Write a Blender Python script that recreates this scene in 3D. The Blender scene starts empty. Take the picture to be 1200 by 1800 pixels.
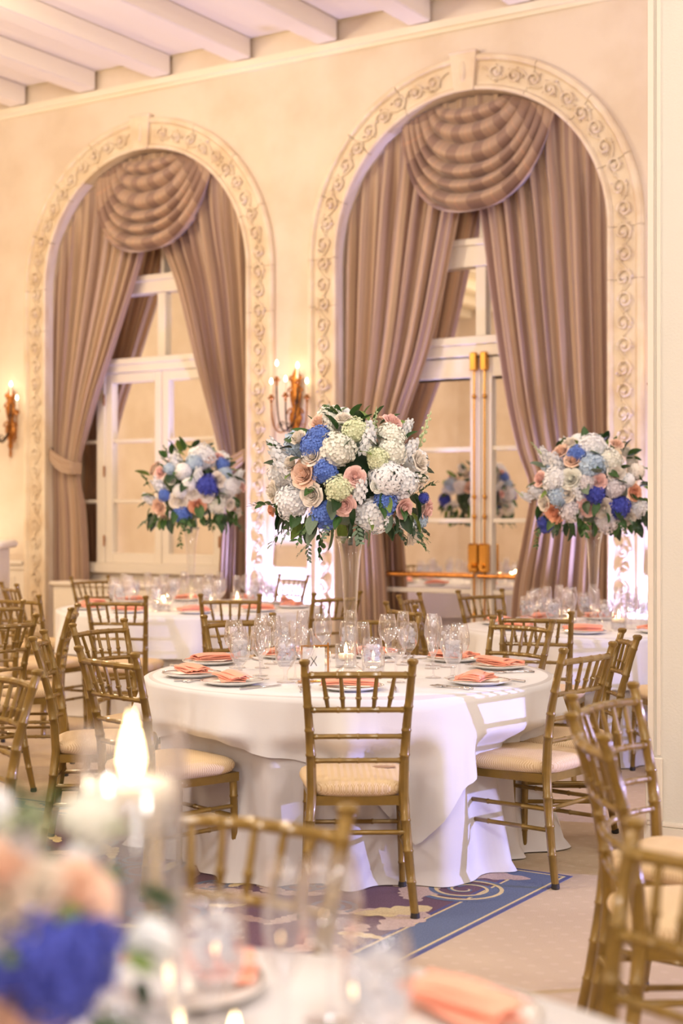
import bpy, math, random
from math import pi, sin, cos, sqrt, atan2
from mathutils import Vector, Matrix, Euler
random.seed(7)
C = bpy.context.scene.collection
SC = bpy.context.scene

# ------------------------------------------------------------------ frame of the window wall
TH = math.radians(32.42); CT, ST = cos(TH), sin(TH)
def W(u, v, z=0.0):                      # wall coordinates (along, towards the window wall, up) -> world
    return Vector((u*CT + v*ST, -u*ST + v*CT, z))
WROT = -TH

# ------------------------------------------------------------------ camera
cam = bpy.data.objects.new('camera', bpy.data.cameras.new('camera')); C.objects.link(cam)
cam.location = (0, 0, 1.465); cam.rotation_euler = (pi/2, 0, 0)
cam.data.lens = 52.0; cam.data.sensor_width = 36.0; cam.data.shift_y = 5/1800
cam.data.clip_start = 0.05; cam.data.clip_end = 100
cam.data.dof.use_dof = True; cam.data.dof.focus_distance = 6.4; cam.data.dof.aperture_fstop = 2.0
SC.camera = cam
# ------------------------------------------------------------------ world, exposure
w = bpy.data.worlds.new('world'); SC.world = w; w.use_nodes = True
w.node_tree.nodes['Background'].inputs[0].default_value = (0.9, 0.8, 0.7, 1)
w.node_tree.nodes['Background'].inputs[1].default_value = 0.3
SC.view_settings.view_transform = 'Standard'; SC.view_settings.look = 'None'
SC.view_settings.gamma = 1; SC.view_settings.use_curve_mapping = False
SC.view_settings.exposure = -0.33
SC.cycles.max_bounces = 12; SC.cycles.transparent_max_bounces = 24
SC.cycles.caustics_reflective = True; SC.cycles.caustics_refractive = False
SC.cycles.sample_clamp_indirect = 6.0
# ------------------------------------------------------------------ lamps of the room and added fill lamps
def lamp(kind, loc, color, power, size=0.1, aim=None, cone=None, name='lamp_light', blend=0.5):
    l = bpy.data.lights.new(name, kind); l.color = color; l.energy = power
    if kind == 'AREA': l.shape = 'DISK'; l.size = size
    else: l.shadow_soft_size = size
    o = bpy.data.objects.new(name, l); C.objects.link(o); o.location = loc
    if aim is not None:
        o.rotation_euler = (Vector(aim)-Vector(loc)).to_track_quat('-Z', 'Y').to_euler()
    if kind == 'SPOT': l.spot_size = math.radians(cone); l.spot_blend = blend
    return o
WARM = (1.0, 0.96, 0.93); WARM2 = (1.0, 0.82, 0.58); NEUT = (0.93, 0.95, 1.0)
for loc, col, p, s in [((-0.3, 1.0, 4.4), NEUT, 250, .3), ((-3.6, 5.2, 4.4), WARM, 250, .3),
                       ((3.4, 3.6, 4.4), NEUT, 190, .3), ((-5.9, 9.6, 4.3), WARM2, 330, .3),
                       ((-4, -2.0, 4.3), WARM, 330, .3), ((3.6, -2.5, 4.3), WARM, 230, .3), ((-10.5, 3.5, 4.3), WARM2, 260, .3)]:
    lamp('POINT', loc, col, p, s, name='chandelier_fill_light')
for loc, col, p, s in [((-3.2, 10.2, 5.28), WARM2, 260, .25), ((1.6, 6.6, 5.1), NEUT, 170, .2), ((4.6, 8.0, 4.9), (1, .9, .92), 150, .25)]:
    lamp('POINT', loc, col, p, s, name='chandelier_fill_light')  # unseen fill lamps added to brighten the window wall and ceiling
lamp('POINT', (.9, -1.6, 2.7), (1, .97, .96), 60, .45, name='bounce_light')
# low lavender party light at the right, throwing the chair shadows on the cloth
lamp('SPOT', (5.0, 5.05, 1.22), (0.40, 0.42, 1.0), 1250, 0.035, aim=(0.6, 5.9, 0.6), cone=80, name='party_light')
# floor uplights between the windows and at the left
lamp('SPOT', W(-7.57, 10.80, .20), (0.44, 0.44, 1.0), 520, .05, aim=W(-7.57, 11.02, 4.2), cone=115, name='uplight_light')
lamp('SPOT', W(-4.02, 10.80, .20), (0.44, 0.44, 1.0), 520, .05, aim=W(-4.02, 11.02, 4.2), cone=115, name='uplight_light')
lamp('SPOT', W(-12.6, 10.3, .20), WARM2, 260, .08, aim=W(-12.4, 10.2, 5.5), cone=140, name='uplight_light')

# ------------------------------------------------------------------ materials
def lin(c):
    f = lambda x: (x/255/12.92) if x/255 <= .04045 else ((x/255+.055)/1.055)**2.4
    return (f(c[0]), f(c[1]), f(c[2]), 1)
MATS = {}
class NT:
    def __init__(s, m): s.t = m.node_tree; s.n = s.t.nodes; s.l = s.t.links
    def new(s, t, **kw):
        n = s.n.new(t)
        for k, v in kw.items():
            if k.startswith('i_'): n.inputs[k[2:].replace('_', ' ')].default_value = v
            else: setattr(n, k, v)
        return n
    def link(s, a, b): s.l.new(a, b)
    def math(s, op, a, b=None, c=None):
        n = s.n.new('ShaderNodeMath'); n.operation = op
        for i, x in enumerate((a, b, c)):
            if x is None: continue
            if isinstance(x, (int, float)): n.inputs[i].default_value = x
            else: s.l.new(x, n.inputs[i])
        return n.outputs[0]
    def mix(s, f, a, b):
        n = s.n.new('ShaderNodeMix'); n.data_type = 'RGBA'
        for i, x in ((0, f), (6, a), (7, b)):
            if isinstance(x, (int, float, tuple)): n.inputs[i].default_value = x
            else: s.l.new(x, n.inputs[i])
        return n.outputs[2]
def mat(name, col, rough=.5, metal=0.0, bump=0, bscale=40, vary=0, vscale=3, vcol=None, sheen=0, coat=0, sss=0, spec=None, trans=0):
    if name in MATS: return MATS[name]
    m = bpy.data.materials.new(name); m.use_nodes = True; MATS[name] = m
    k = NT(m); b = k.n['Principled BSDF']
    b.inputs['Base Color'].default_value = lin(col); b.inputs['Roughness'].default_value = rough
    b.inputs['Metallic'].default_value = metal
    if sheen: b.inputs['Sheen Weight'].default_value = sheen
    if coat: b.inputs['Coat Weight'].default_value = coat; b.inputs['Coat Roughness'].default_value = .15
    if spec is not None: b.inputs['Specular IOR Level'].default_value = spec
    tc = k.new('ShaderNodeTexCoord').outputs['Object']
    if vary or vcol:
        nz = k.new('ShaderNodeTexNoise'); nz.inputs['Scale'].default_value = vscale; nz.inputs['Detail'].default_value = 5
        k.link(tc, nz.inputs['Vector'])
        c2 = lin(vcol) if vcol else tuple(x*(1-vary) for x in lin(col)[:3])+(1,)
        rp = k.new('ShaderNodeMapRange'); rp.inputs[1].default_value = .4; rp.inputs[2].default_value = .65
        k.link(nz.outputs[0], rp.inputs[0])
        k.link(k.mix(rp.outputs[0], lin(col), c2), b.inputs['Base Color'])
    if bump:
        nz = k.new('ShaderNodeTexNoise'); nz.inputs['Scale'].default_value = bscale; nz.inputs['Detail'].default_value = 4
        k.link(tc, nz.inputs['Vector'])
        bp = k.new('ShaderNodeBump'); bp.inputs['Strength'].default_value = bump; bp.inputs['Distance'].default_value = .01
        k.link(nz.outputs[0], bp.inputs['Height']); k.link(bp.outputs[0], b.inputs['Normal'])
    return m
plaster = mat('plaster', (230, 215, 198), .8, vcol=(219, 201, 180), vscale=1.6, bump=.12, bscale=25)
stone = mat('carved_stone', (230, 214, 190), .55, vcol=(218, 196, 166), vscale=4, bump=.25, bscale=60)
white_paint = mat('white_paint', (232, 222, 208), .45)
ceil_m = mat('ceiling_paint', (238, 227, 206), .7)
pillar_m = mat('pillar_paint', (222, 217, 207), .6, bump=.1, bscale=90)
gold = mat('gold_chair_paint', (134, 105, 42), .34, metal=.25, vary=.2, vscale=14, coat=.35)
brass = mat('brass', (214, 160, 80), .22, metal=1)
oldgold = mat('old_gold', (186, 122, 58), .35, metal=.8, vary=.4, vscale=40)
dark = mat('dark_metal', (60, 46, 38), .4, metal=.6)
silver = mat('silver', (205, 203, 205), .18, metal=1)
china = mat('china', (245, 242, 238), .15, coat=.5)
cloth_top = mat('overlay_cloth', (228, 226, 229), .75, bump=.05, bscale=300, sheen=.2)
cloth_low = mat('under_cloth', (216, 211, 212), .8, bump=.05, bscale=300, sheen=.2)  # same white cloth, base colour lowered to hold the shade below the overlay
napkin_m = mat('napkin_cloth', (250, 170, 144), .8, bump=.08, bscale=350, sheen=.2)
card_m = mat('card', (248, 244, 236), .7)
rubber = mat('rubber', (40, 34, 30), .6)
leaf_m = [mat('leaf_green', (58, 98, 42), .45, vary=.35, vscale=12), mat('leaf_dark', (34, 66, 34), .45, vary=.3, vscale=12),
          mat('leaf_grey', (112, 134, 112), .6, vary=.2, vscale=12), mat('leaf_lime', (118, 146, 62), .5, vary=.2, vscale=12)]
stem_m = mat('stem_green', (92, 122, 62), .5)
PET = dict(white=(250, 251, 255), cream=(250, 249, 238), green=(232, 238, 200), blue=(96, 130, 216), deep=(64, 76, 184),
           light=(190, 212, 236), grey=(236, 230, 236), peach=(254, 218, 196), pink=(253, 210, 202), orange=(252, 188, 154), ivory=(252, 242, 230))
def petal(k_): return mat('petals_'+k_, PET[k_], .7, vary=.14, vscale=30, sheen=.15)
wax = mat('wax', (250, 240, 222), .4)
def emit(name, col, s):
    m = bpy.data.materials.new(name); m.use_nodes = True; MATS[name] = m; k = NT(m)
    e = k.new('ShaderNodeEmission'); e.inputs[0].default_value = col; e.inputs[1].default_value = s
    k.link(e.outputs[0], k.n['Material Output'].inputs[0]); return m
flame_m = emit('flame', (1, .72, .35, 1), 22)
bulb_m = emit('bulb', (1, .84, .6, 1), 16)
led_m = emit('lens', (.6, .58, 1, 1), 6)
def thin_glass(name, tint=(1, 1, 1, 1), base=.05, top=.75, pw=3.0):
    m = bpy.data.materials.new(name); m.use_nodes = True; k = NT(m)
    lw = k.new('ShaderNodeLayerWeight'); lw.inputs[0].default_value = .5
    f = k.math('MULTIPLY_ADD', k.math('POWER', lw.outputs['Facing'], pw), top, base)
    t = k.new('ShaderNodeBsdfTransparent'); t.inputs[0].default_value = tint
    g = k.new('ShaderNodeBsdfGlossy'); g.inputs[0].default_value = (1, 1, 1, 1); g.inputs[1].default_value = .03
    x = k.new('ShaderNodeMixShader'); k.link(f, x.inputs[0]); k.link(t.outputs[0], x.inputs[1]); k.link(g.outputs[0], x.inputs[2])
    k.link(x.outputs[0], k.n['Material Output'].inputs[0]); return m
tglass = thin_glass('thin_glass', (.97, .97, .985, 1), .10, 1.0)
def real_glass(name, ior, col=(1, 1, 1, 1), rough=0.0):
    m = bpy.data.materials.new(name); m.use_nodes = True; k = NT(m)
    g = k.new('ShaderNodeBsdfGlass'); g.inputs['IOR'].default_value = ior; g.inputs['Color'].default_value = col; g.inputs['Roughness'].default_value = rough
    k.link(g.outputs[0], k.n['Material Output'].inputs[0]); return m
vglass = thin_glass('vase_glass', (.98, .985, .99, 1), .045, 1.0, 2.2)
water_m = thin_glass('water', (.93, .94, .96, 1), .05, .9)
def milky(name, f):
    m = bpy.data.materials.new(name); m.use_nodes = True; k = NT(m)
    t = k.new('ShaderNodeBsdfTransparent'); g = k.new('ShaderNodeBsdfPrincipled'); g.inputs['Base Color'].default_value = (.95, .96, 1, 1); g.inputs['Roughness'].default_value = .15
    x = k.new('ShaderNodeMixShader'); x.inputs[0].default_value = f; k.link(t.outputs[0], x.inputs[1]); k.link(g.outputs[0], x.inputs[2])
    k.link(x.outputs[0], k.n['Material Output'].inputs[0]); return m
ice_m = milky('ice', .42)
def mirror():
    m = bpy.data.materials.new('night_glass'); m.use_nodes = True; k = NT(m)
    g = k.new('ShaderNodeBsdfGlossy'); g.inputs[0].default_value = (.90, .87, .82, 1); g.inputs[1].default_value = .01
    k.link(g.outputs[0], k.n['Material Output'].inputs[0]); return m
mirror_m = mirror()
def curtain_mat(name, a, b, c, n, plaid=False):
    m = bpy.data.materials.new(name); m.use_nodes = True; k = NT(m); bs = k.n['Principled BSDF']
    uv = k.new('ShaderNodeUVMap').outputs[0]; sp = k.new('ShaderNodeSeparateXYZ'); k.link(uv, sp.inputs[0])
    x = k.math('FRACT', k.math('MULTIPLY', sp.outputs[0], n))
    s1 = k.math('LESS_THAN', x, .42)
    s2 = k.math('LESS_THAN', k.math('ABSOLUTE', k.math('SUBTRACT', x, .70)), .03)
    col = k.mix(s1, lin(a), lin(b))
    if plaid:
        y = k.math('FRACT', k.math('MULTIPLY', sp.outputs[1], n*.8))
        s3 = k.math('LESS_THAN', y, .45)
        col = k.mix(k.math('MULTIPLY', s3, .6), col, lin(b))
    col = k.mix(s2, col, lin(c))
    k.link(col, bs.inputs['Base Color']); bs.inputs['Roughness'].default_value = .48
    bs.inputs['Sheen Weight'].default_value = .4
    nz = k.new('ShaderNodeTexNoise'); nz.inputs['Scale'].default_value = 260
    bp = k.new('ShaderNodeBump'); bp.inputs['Strength'].default_value = .1; bp.inputs['Distance'].default_value = .003
    k.link(nz.outputs[0], bp.inputs['Height']); k.link(bp.outputs[0], bs.inputs['Normal'])
    tr = k.new('ShaderNodeBsdfTranslucent'); k.link(col, tr.inputs[0]); x = k.new('ShaderNodeMixShader'); x.inputs[0].default_value = .28
    k.link(bs.outputs[0], x.inputs[1]); k.link(tr.outputs[0], x.inputs[2]); k.link(x.outputs[0], k.n['Material Output'].inputs[0]); return m
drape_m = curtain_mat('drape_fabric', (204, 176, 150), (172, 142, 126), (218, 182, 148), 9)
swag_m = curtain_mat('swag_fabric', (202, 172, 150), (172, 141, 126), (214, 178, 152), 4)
tie_m = mat('tieback_fabric', (166, 138, 116), .5, sheen=.3)
def cushion_mat():
    m = bpy.data.materials.new('cushion_weave'); m.use_nodes = True; k = NT(m); bs = k.n['Principled BSDF']
    sp = k.new('ShaderNodeSeparateXYZ'); k.link(k.new('ShaderNodeTexCoord').outputs['Object'], sp.inputs[0])
    zig = k.math('PINGPONG', k.math('MULTIPLY', sp.outputs[0], 1.0), .012)
    t = k.math('FRACT', k.math('MULTIPLY', k.math('ADD', sp.outputs[1], k.math('MULTIPLY', zig, 1.2)), 110))
    f = k.math('LESS_THAN', t, .45)
    k.link(k.mix(f, lin((228, 204, 168)), lin((206, 174, 132))), bs.inputs['Base Color'])
    bp = k.new('ShaderNodeBump'); bp.inputs['Strength'].default_value = .5; bp.inputs['Distance'].default_value = .002
    k.link(t, bp.inputs['Height']); k.link(bp.outputs[0], bs.inputs['Normal'])
    bs.inputs['Roughness'].default_value = .8; return m
cushion_m = cushion_mat()
def carpet_mat():
    m = bpy.data.materials.new('carpet'); m.use_nodes = True; k = NT(m); bs = k.n['Principled BSDF']
    tc = k.new('ShaderNodeTexCoord').outputs['Object']
    sp = k.new('ShaderNodeSeparateXYZ'); k.link(tc, sp.inputs[0])
    def dist(off):
        a = k.math('SUBTRACT', k.math('FRACT', k.math('ADD', k.math('MULTIPLY', sp.outputs[0], 9), off)), .5)
        b = k.math('SUBTRACT', k.math('FRACT', k.math('ADD', k.math('MULTIPLY', sp.outputs[1], 9), off)), .5)
        return k.math('SQRT', k.math('ADD', k.math('MULTIPLY', a, a), k.math('MULTIPLY', b, b)))
    d = k.math('MINIMUM', dist(0), dist(.5))
    dot = k.math('LESS_THAN', d, .13)
    nz = k.new('ShaderNodeTexNoise'); nz.inputs['Scale'].default_value = 260; nz.inputs['Detail'].default_value = 3; k.link(tc, nz.inputs['Vector'])
    n2 = k.new('ShaderNodeTexNoise'); n2.inputs['Scale'].default_value = 1.3; n2.inputs['Detail'].default_value = 4; k.link(tc, n2.inputs['Vector'])
    c = k.mix(n2.outputs[0], lin((206, 184, 156)), lin((186, 164, 136)))
    c = k.mix(k.math('MULTIPLY', dot, .22), c, lin((222, 202, 180)))
    c = k.mix(k.math('MULTIPLY', nz.outputs[0], .35), c, lin((160, 136, 112)))
    k.link(c, bs.inputs['Base Color']); bs.inputs['Roughness'].default_value = .95
    bp = k.new('ShaderNodeBump'); bp.inputs['Strength'].default_value = .6; bp.inputs['Distance'].default_value = .004
    k.link(nz.outputs[0], bp.inputs['Height']); k.link(bp.outputs[0], bs.inputs['Normal']); return m
carpet_m = carpet_mat()
rug_blue = mat('rug_blue', (100, 112, 138), .95, vary=.25, vscale=180, bump=.5, bscale=260)
rug_navy = mat('rug_navy', (84, 84, 128), .95, vary=.2, vscale=180)
rug_maroon = mat('rug_maroon', (112, 82, 96), .95, vary=.25, vscale=180, bump=.5, bscale=260)
rug_leaf = mat('rug_leaf', (198, 172, 158), .95, vary=.25, vscale=150, bump=.4, bscale=260)
rug_cream = mat('rug_cream', (214, 192, 142), .95, vary=.2, vscale=150)

# ------------------------------------------------------------------ mesh helpers
class M:
    def __init__(s): s.v = []; s.f = []; s.uv = None
    def add(s, vf, mx=None):
        o = len(s.v); vs, fs = vf
        s.v += [tuple(mx @ Vector(p)) for p in vs] if mx is not None else [tuple(p) for p in vs]
        s.f += [tuple(i+o for i in f) for f in fs]; return s
    def mesh(s, name, m=None, smooth=True):
        me = bpy.data.meshes.new(name); me.from_pydata(s.v, [], s.f); me.update()
        if smooth:
            me.polygons.foreach_set('use_smooth', [True]*len(me.polygons))
            if smooth == 'auto':
                me.set_sharp_from_angle(angle=math.radians(38))
        if m: me.materials.append(m)
        return me
def link(name, me, parent=None, loc=None, rot=None):
    o = bpy.data.objects.new(name, me); C.objects.link(o)
    if parent: o.parent = parent
    if loc is not None: o.location = loc
    if rot is not None: o.rotation_euler = rot
    return o
def put(name, mb, m, parent=None, loc=None, rot=None, smooth='auto'):
    return link(name, mb.mesh(name, m, smooth), parent, loc, rot)
def empty(name, loc=(0, 0, 0), rz=0, parent=None):
    o = bpy.data.objects.new(name, None); C.objects.link(o); o.location = loc; o.rotation_euler = (0, 0, rz); o.empty_display_size = .1
    if parent: o.parent = parent
    return o
def tag(o, label, cat, group=None, kind=None):
    o['label'] = label; o['category'] = cat
    if group: o['group'] = group
    if kind: o['kind'] = kind
    return o
def struct(o, label=None):
    o['kind'] = 'structure'
    if label: o['label'] = label
    return o
def kids(o): return [c for c in o.children]
def copy_tree(o, parent=None):
    c = o.copy(); C.objects.link(c); c.parent = parent
    for k in ('label', 'group'):
        if parent is None and k in c: del c[k]
    for ch in kids(o): copy_tree(ch, c)
    return c
def box(x0, y0, z0, x1, y1, z1, b=0):
    if b <= 0:
        v = [(x, y, z) for z in (z0, z1) for y in (y0, y1) for x in (x0, x1)]
        return v, [(0, 2, 3, 1), (4, 5, 7, 6), (0, 1, 5, 4), (2, 6, 7, 3), (0, 4, 6, 2), (1, 3, 7, 5)]
    v = []; f = []
    rings = [(z0, b), (z0+b, 0), (z1-b, 0), (z1, b)]
    for z, i in rings:
        X0, X1, Y0, Y1 = x0+i, x1-i, y0+i, y1-i; q = b if i == 0 else b*.3
        v += [(X0+q, Y0, z), (X1-q, Y0, z), (X1, Y0+q, z), (X1, Y1-q, z), (X1-q, Y1, z), (X0+q, Y1, z), (X0, Y1-q, z), (X0, Y0+q, z)]
    for r in range(3):
        for i in range(8):
            a = r*8+i; c = r*8+(i+1) % 8; f.append((a, c, c+8, a+8))
    f.append(tuple(range(7, -1, -1))); f.append(tuple(range(24, 32))); return v, f
def tube(path, r, n=8, cap=True):
    P = [Vector(p) for p in path]; R = r if isinstance(r, (list, tuple)) else [r]*len(P)
    v = []; f = []; T = (P[1]-P[0]).normalized()
    N = T.cross(Vector((0, 0, 1)));  N = N if N.length > .1 else T.cross(Vector((1, 0, 0))); N.normalize()
    for i, p in enumerate(P):
        t = (P[min(i+1, len(P)-1)]-P[max(i-1, 0)])
        if t.length > 1e-9: t.normalize()
        else: t = T
        N = (N-t*N.dot(t)); N = N.normalized() if N.length > 1e-6 else t.orthogonal().normalized()
        B = t.cross(N)
        for k in range(n):
            a = 2*pi*k/n; v.append(tuple(p+(N*cos(a)+B*sin(a))*R[i]))
    for i in range(len(P)-1):
        for k in range(n):
            a = i*n+k; b = i*n+(k+1) % n; f.append((a, b, b+n, a+n))
    if cap: f.append(tuple(range(n-1, -1, -1))); f.append(tuple(range((len(P)-1)*n, len(P)*n)))
    return v, f
def lathe(prof, n=24, closed=False, c=(0, 0, 0)):
    v = []; f = []; m = len(prof)
    for r, z in prof:
        for k in range(n): a = 2*pi*k/n; v.append((c[0]+r*cos(a), c[1]+r*sin(a), c[2]+z))
    for i in range(m if closed else m-1):
        j = (i+1) % m
        for k in range(n): l = (k+1) % n; f.append((i*n+k, i*n+l, j*n+l, j*n+k))
    if not closed:
        if prof[0][0] > 1e-4: f.append(tuple(range(n-1, -1, -1)))
        if prof[-1][0] > 1e-4: f.append(tuple(range((m-1)*n, m*n)))
    return v, f
def open_lathe(prof, n=24):
    v, f = lathe(prof, n, True); return v, [x for x in f[:(len(prof)-1)*n]]
def grid(fn, a, b, wrap=False):
    v = [fn(i/(a-(0 if wrap else 1)), j/(b-1)) for j in range(b) for i in range(a)]; f = []
    for j in range(b-1):
        for i in range(a if wrap else a-1):
            k = (i+1) % a; f.append((j*a+i, j*a+k, (j+1)*a+k, (j+1)*a+i))
    return v, f
def solid_grid(fn, a, b, th):
    """grid sheet given thickness along averaged normals"""
    v, f = grid(fn, a, b); V = [Vector(p) for p in v]; N = [Vector((0, 0, 0)) for _ in V]
    for q in f:
        n = (V[q[2]]-V[q[0]]).cross(V[q[3]]-V[q[1]])
        for i in q: N[i] += n
    N = [n.normalized() if n.length > 1e-12 else Vector((0, 0, 1)) for n in N]; L = len(V)
    v2 = [tuple(p+n*th*.5) for p, n in zip(V, N)]+[tuple(p-n*th*.5) for p, n in zip(V, N)]
    f2 = list(f)+[tuple(L+i for i in reversed(q)) for q in f]
    edge = [i for i in range(a)]+[j*a+a-1 for j in range(1, b)]+[(b-1)*a+i for i in range(a-2, -1, -1)]+[j*a for j in range(b-2, 0, -1)]
    for i in range(len(edge)): x, y = edge[i], edge[(i+1) % len(edge)]; f2.append((y, x, L+x, L+y))
    return v2, f2
def sphere(c, rx, ry, rz, n=8, m=6):
    return grid(lambda s, t: (c[0]+rx*cos(2*pi*s)*sin(pi*t), c[1]+ry*sin(2*pi*s)*sin(pi*t), c[2]+rz*cos(pi*t)), n, m, True)
def lerp(a, b, t): return a+(b-a)*t
def interp(pts, x):
    if x <= pts[0][0]: return pts[0][1]
    for (a, p), (b, q) in zip(pts, pts[1:]):
        if x <= b:
            t = (x-a)/(b-a); t = t*t*(3-2*t)*.5+t*.5; return lerp(p, q, t)
    return pts[-1][1]
def smooth_interp(pts, x):            # catmull-rom on (x, y)
    n = len(pts)
    if x <= pts[0][0]: return pts[0][1]
    if x >= pts[-1][0]: return pts[-1][1]
    for i in range(n-1):
        if x <= pts[i+1][0]:
            (x0, y0), (x1, y1) = pts[i], pts[i+1]; t = (x-x0)/(x1-x0)
            ym = pts[i-1] if i else (2*x0-x1, 2*y0-y1); yp = pts[i+2] if i+2 < n else (2*x1-x0, 2*y1-y0)
            m0 = (y1-ym[1])/(x1-ym[0])*(x1-x0); m1 = (yp[1]-y0)/(yp[0]-x0)*(x1-x0)
            return (2*t**3-3*t*t+1)*y0+(t**3-2*t*t+t)*m0+(-2*t**3+3*t*t)*y1+(t**3-t*t)*m1

# ================================================================== ROOM
VW = 11.1; ZC = 5.86; U0, U1, V0 = -15.0, 7.0, -5.5
ARCH = [(-9.32, 1.255), (-5.80, 1.28)]; ZS = 3.75
put_room = lambda name, mb, m, smooth='auto': struct(put(name, mb, m, None, (0, 0, 0), (0, 0, WROT), smooth))
put_room('floor', M().add(box(U0, V0, -.1, U1, VW+.6, 0)), carpet_m, False)
put_room('ceiling', M().add(box(U0, V0, ZC, U1, VW+.2, ZC+.1)), ceil_m, False)
# window wall with two arched openings and their reveals
wm = M(); DEP = .36
def wall_quad(a, b, z0, z1): wm.add(([(a, VW, z0), (b, VW, z0), (b, VW, z1), (a, VW, z1)], [(0, 1, 2, 3)]))
edges = [U0]+[x for uc, R in ARCH for x in (uc-R, uc+R)]+[U1]
for i in range(0, len(edges), 2): wall_quad(edges[i], edges[i+1], 0, ZC)
NA = 40
for uc, R in ARCH:
    pts = [(uc-R*cos(pi*i/NA), ZS+R*sin(pi*i/NA)) for i in range(NA+1)]
    for (a, z0), (b, z1) in zip(pts, pts[1:]):
        wm.add(([(a, VW, z0), (b, VW, z1), (b, VW, ZC), (a, VW, ZC)], [(0, 1, 2, 3)]))
    path = [(uc-R, 0)]+pts+[(uc+R, 0)]
    for (a, z0), (b, z1) in zip(path, path[1:]):
        wm.add(([(a, VW, z0), (a, VW+DEP, z0), (b, VW+DEP, z1), (b, VW, z1)], [(0, 1, 2, 3)]))
    wm.add(([(uc-R, VW+DEP+.12, 0), (uc+R, VW+DEP+.12, 0), (uc+R, VW+DEP+.12, ZS+R), (uc-R, VW+DEP+.12, ZS+R)], [(0, 1, 2, 3)]))
put_room('wall_back', wm, plaster, False)
put_room('wall_left', M().add(box(U0-.1, V0, 0, U0, VW, ZC)), plaster, False)
put_room('wall_right', M().add(box(U1, V0, 0, U1+.1, VW, ZC)), plaster, False)
put_room('wall_front', M().add(box(U0, V0-.1, 0, U1, V0, ZC)), plaster, False)
# cornice under the beams
put_room('trim_cornice', M().add(box(U0, VW-.05, 5.60, U1, VW-.001, 5.665)).add(box(U0, VW-.025, 5.565, U1, VW-.001, 5.60)), ceil_m, False)
# beams running out from the window wall
u = -6.07-.95*9
bi = 0
beam_me = M().add(box(-.22, V0+.1, 5.67, 0, VW-.052, ZC-.001, .012)).mesh('ceiling_beam', ceil_m, 'auto')
while u < 6:
    struct(link('trim_beam', beam_me, None, W(u, 0), (0, 0, WROT))); u += .945
# dado rail, wainscot panels and baseboards in the stretches of plain wall
for i, (a, b) in enumerate([(U0+.01, -10.89), (-7.755, -7.39), (-4.21, U1-.01)]):
    d = M().add(box(a, VW-.07, .955, b, VW-.001, .995, .008)).add(box(a, VW-.035, .90, b, VW-.001, .955, .006))
    put_room('trim_dado_rail', d, white_paint)
    put_room('trim_wainscot', M().add(box(a, VW-.012, .16, b, VW-.001, .90)), white_paint, False)
    p = M(); x = a+.06
    while x < b-.1:
        e = min(x+.9, b-.06)
        for q in (box(x, VW-.03, .80, e, VW-.012, .83), box(x, VW-.03, .24, e, VW-.012, .27), box(x, VW-.03, .27, x+.03, VW-.012, .80), box(e-.03, VW-.03, .27, e, VW-.012, .80)): p.add(q)
        x += 1.0
    put_room('trim_panel_moulding', p, white_paint, False)
    put_room('baseboard_back', M().add(box(a, VW-.03, 0, b, VW-.001, .16, .006)), white_paint)

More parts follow.
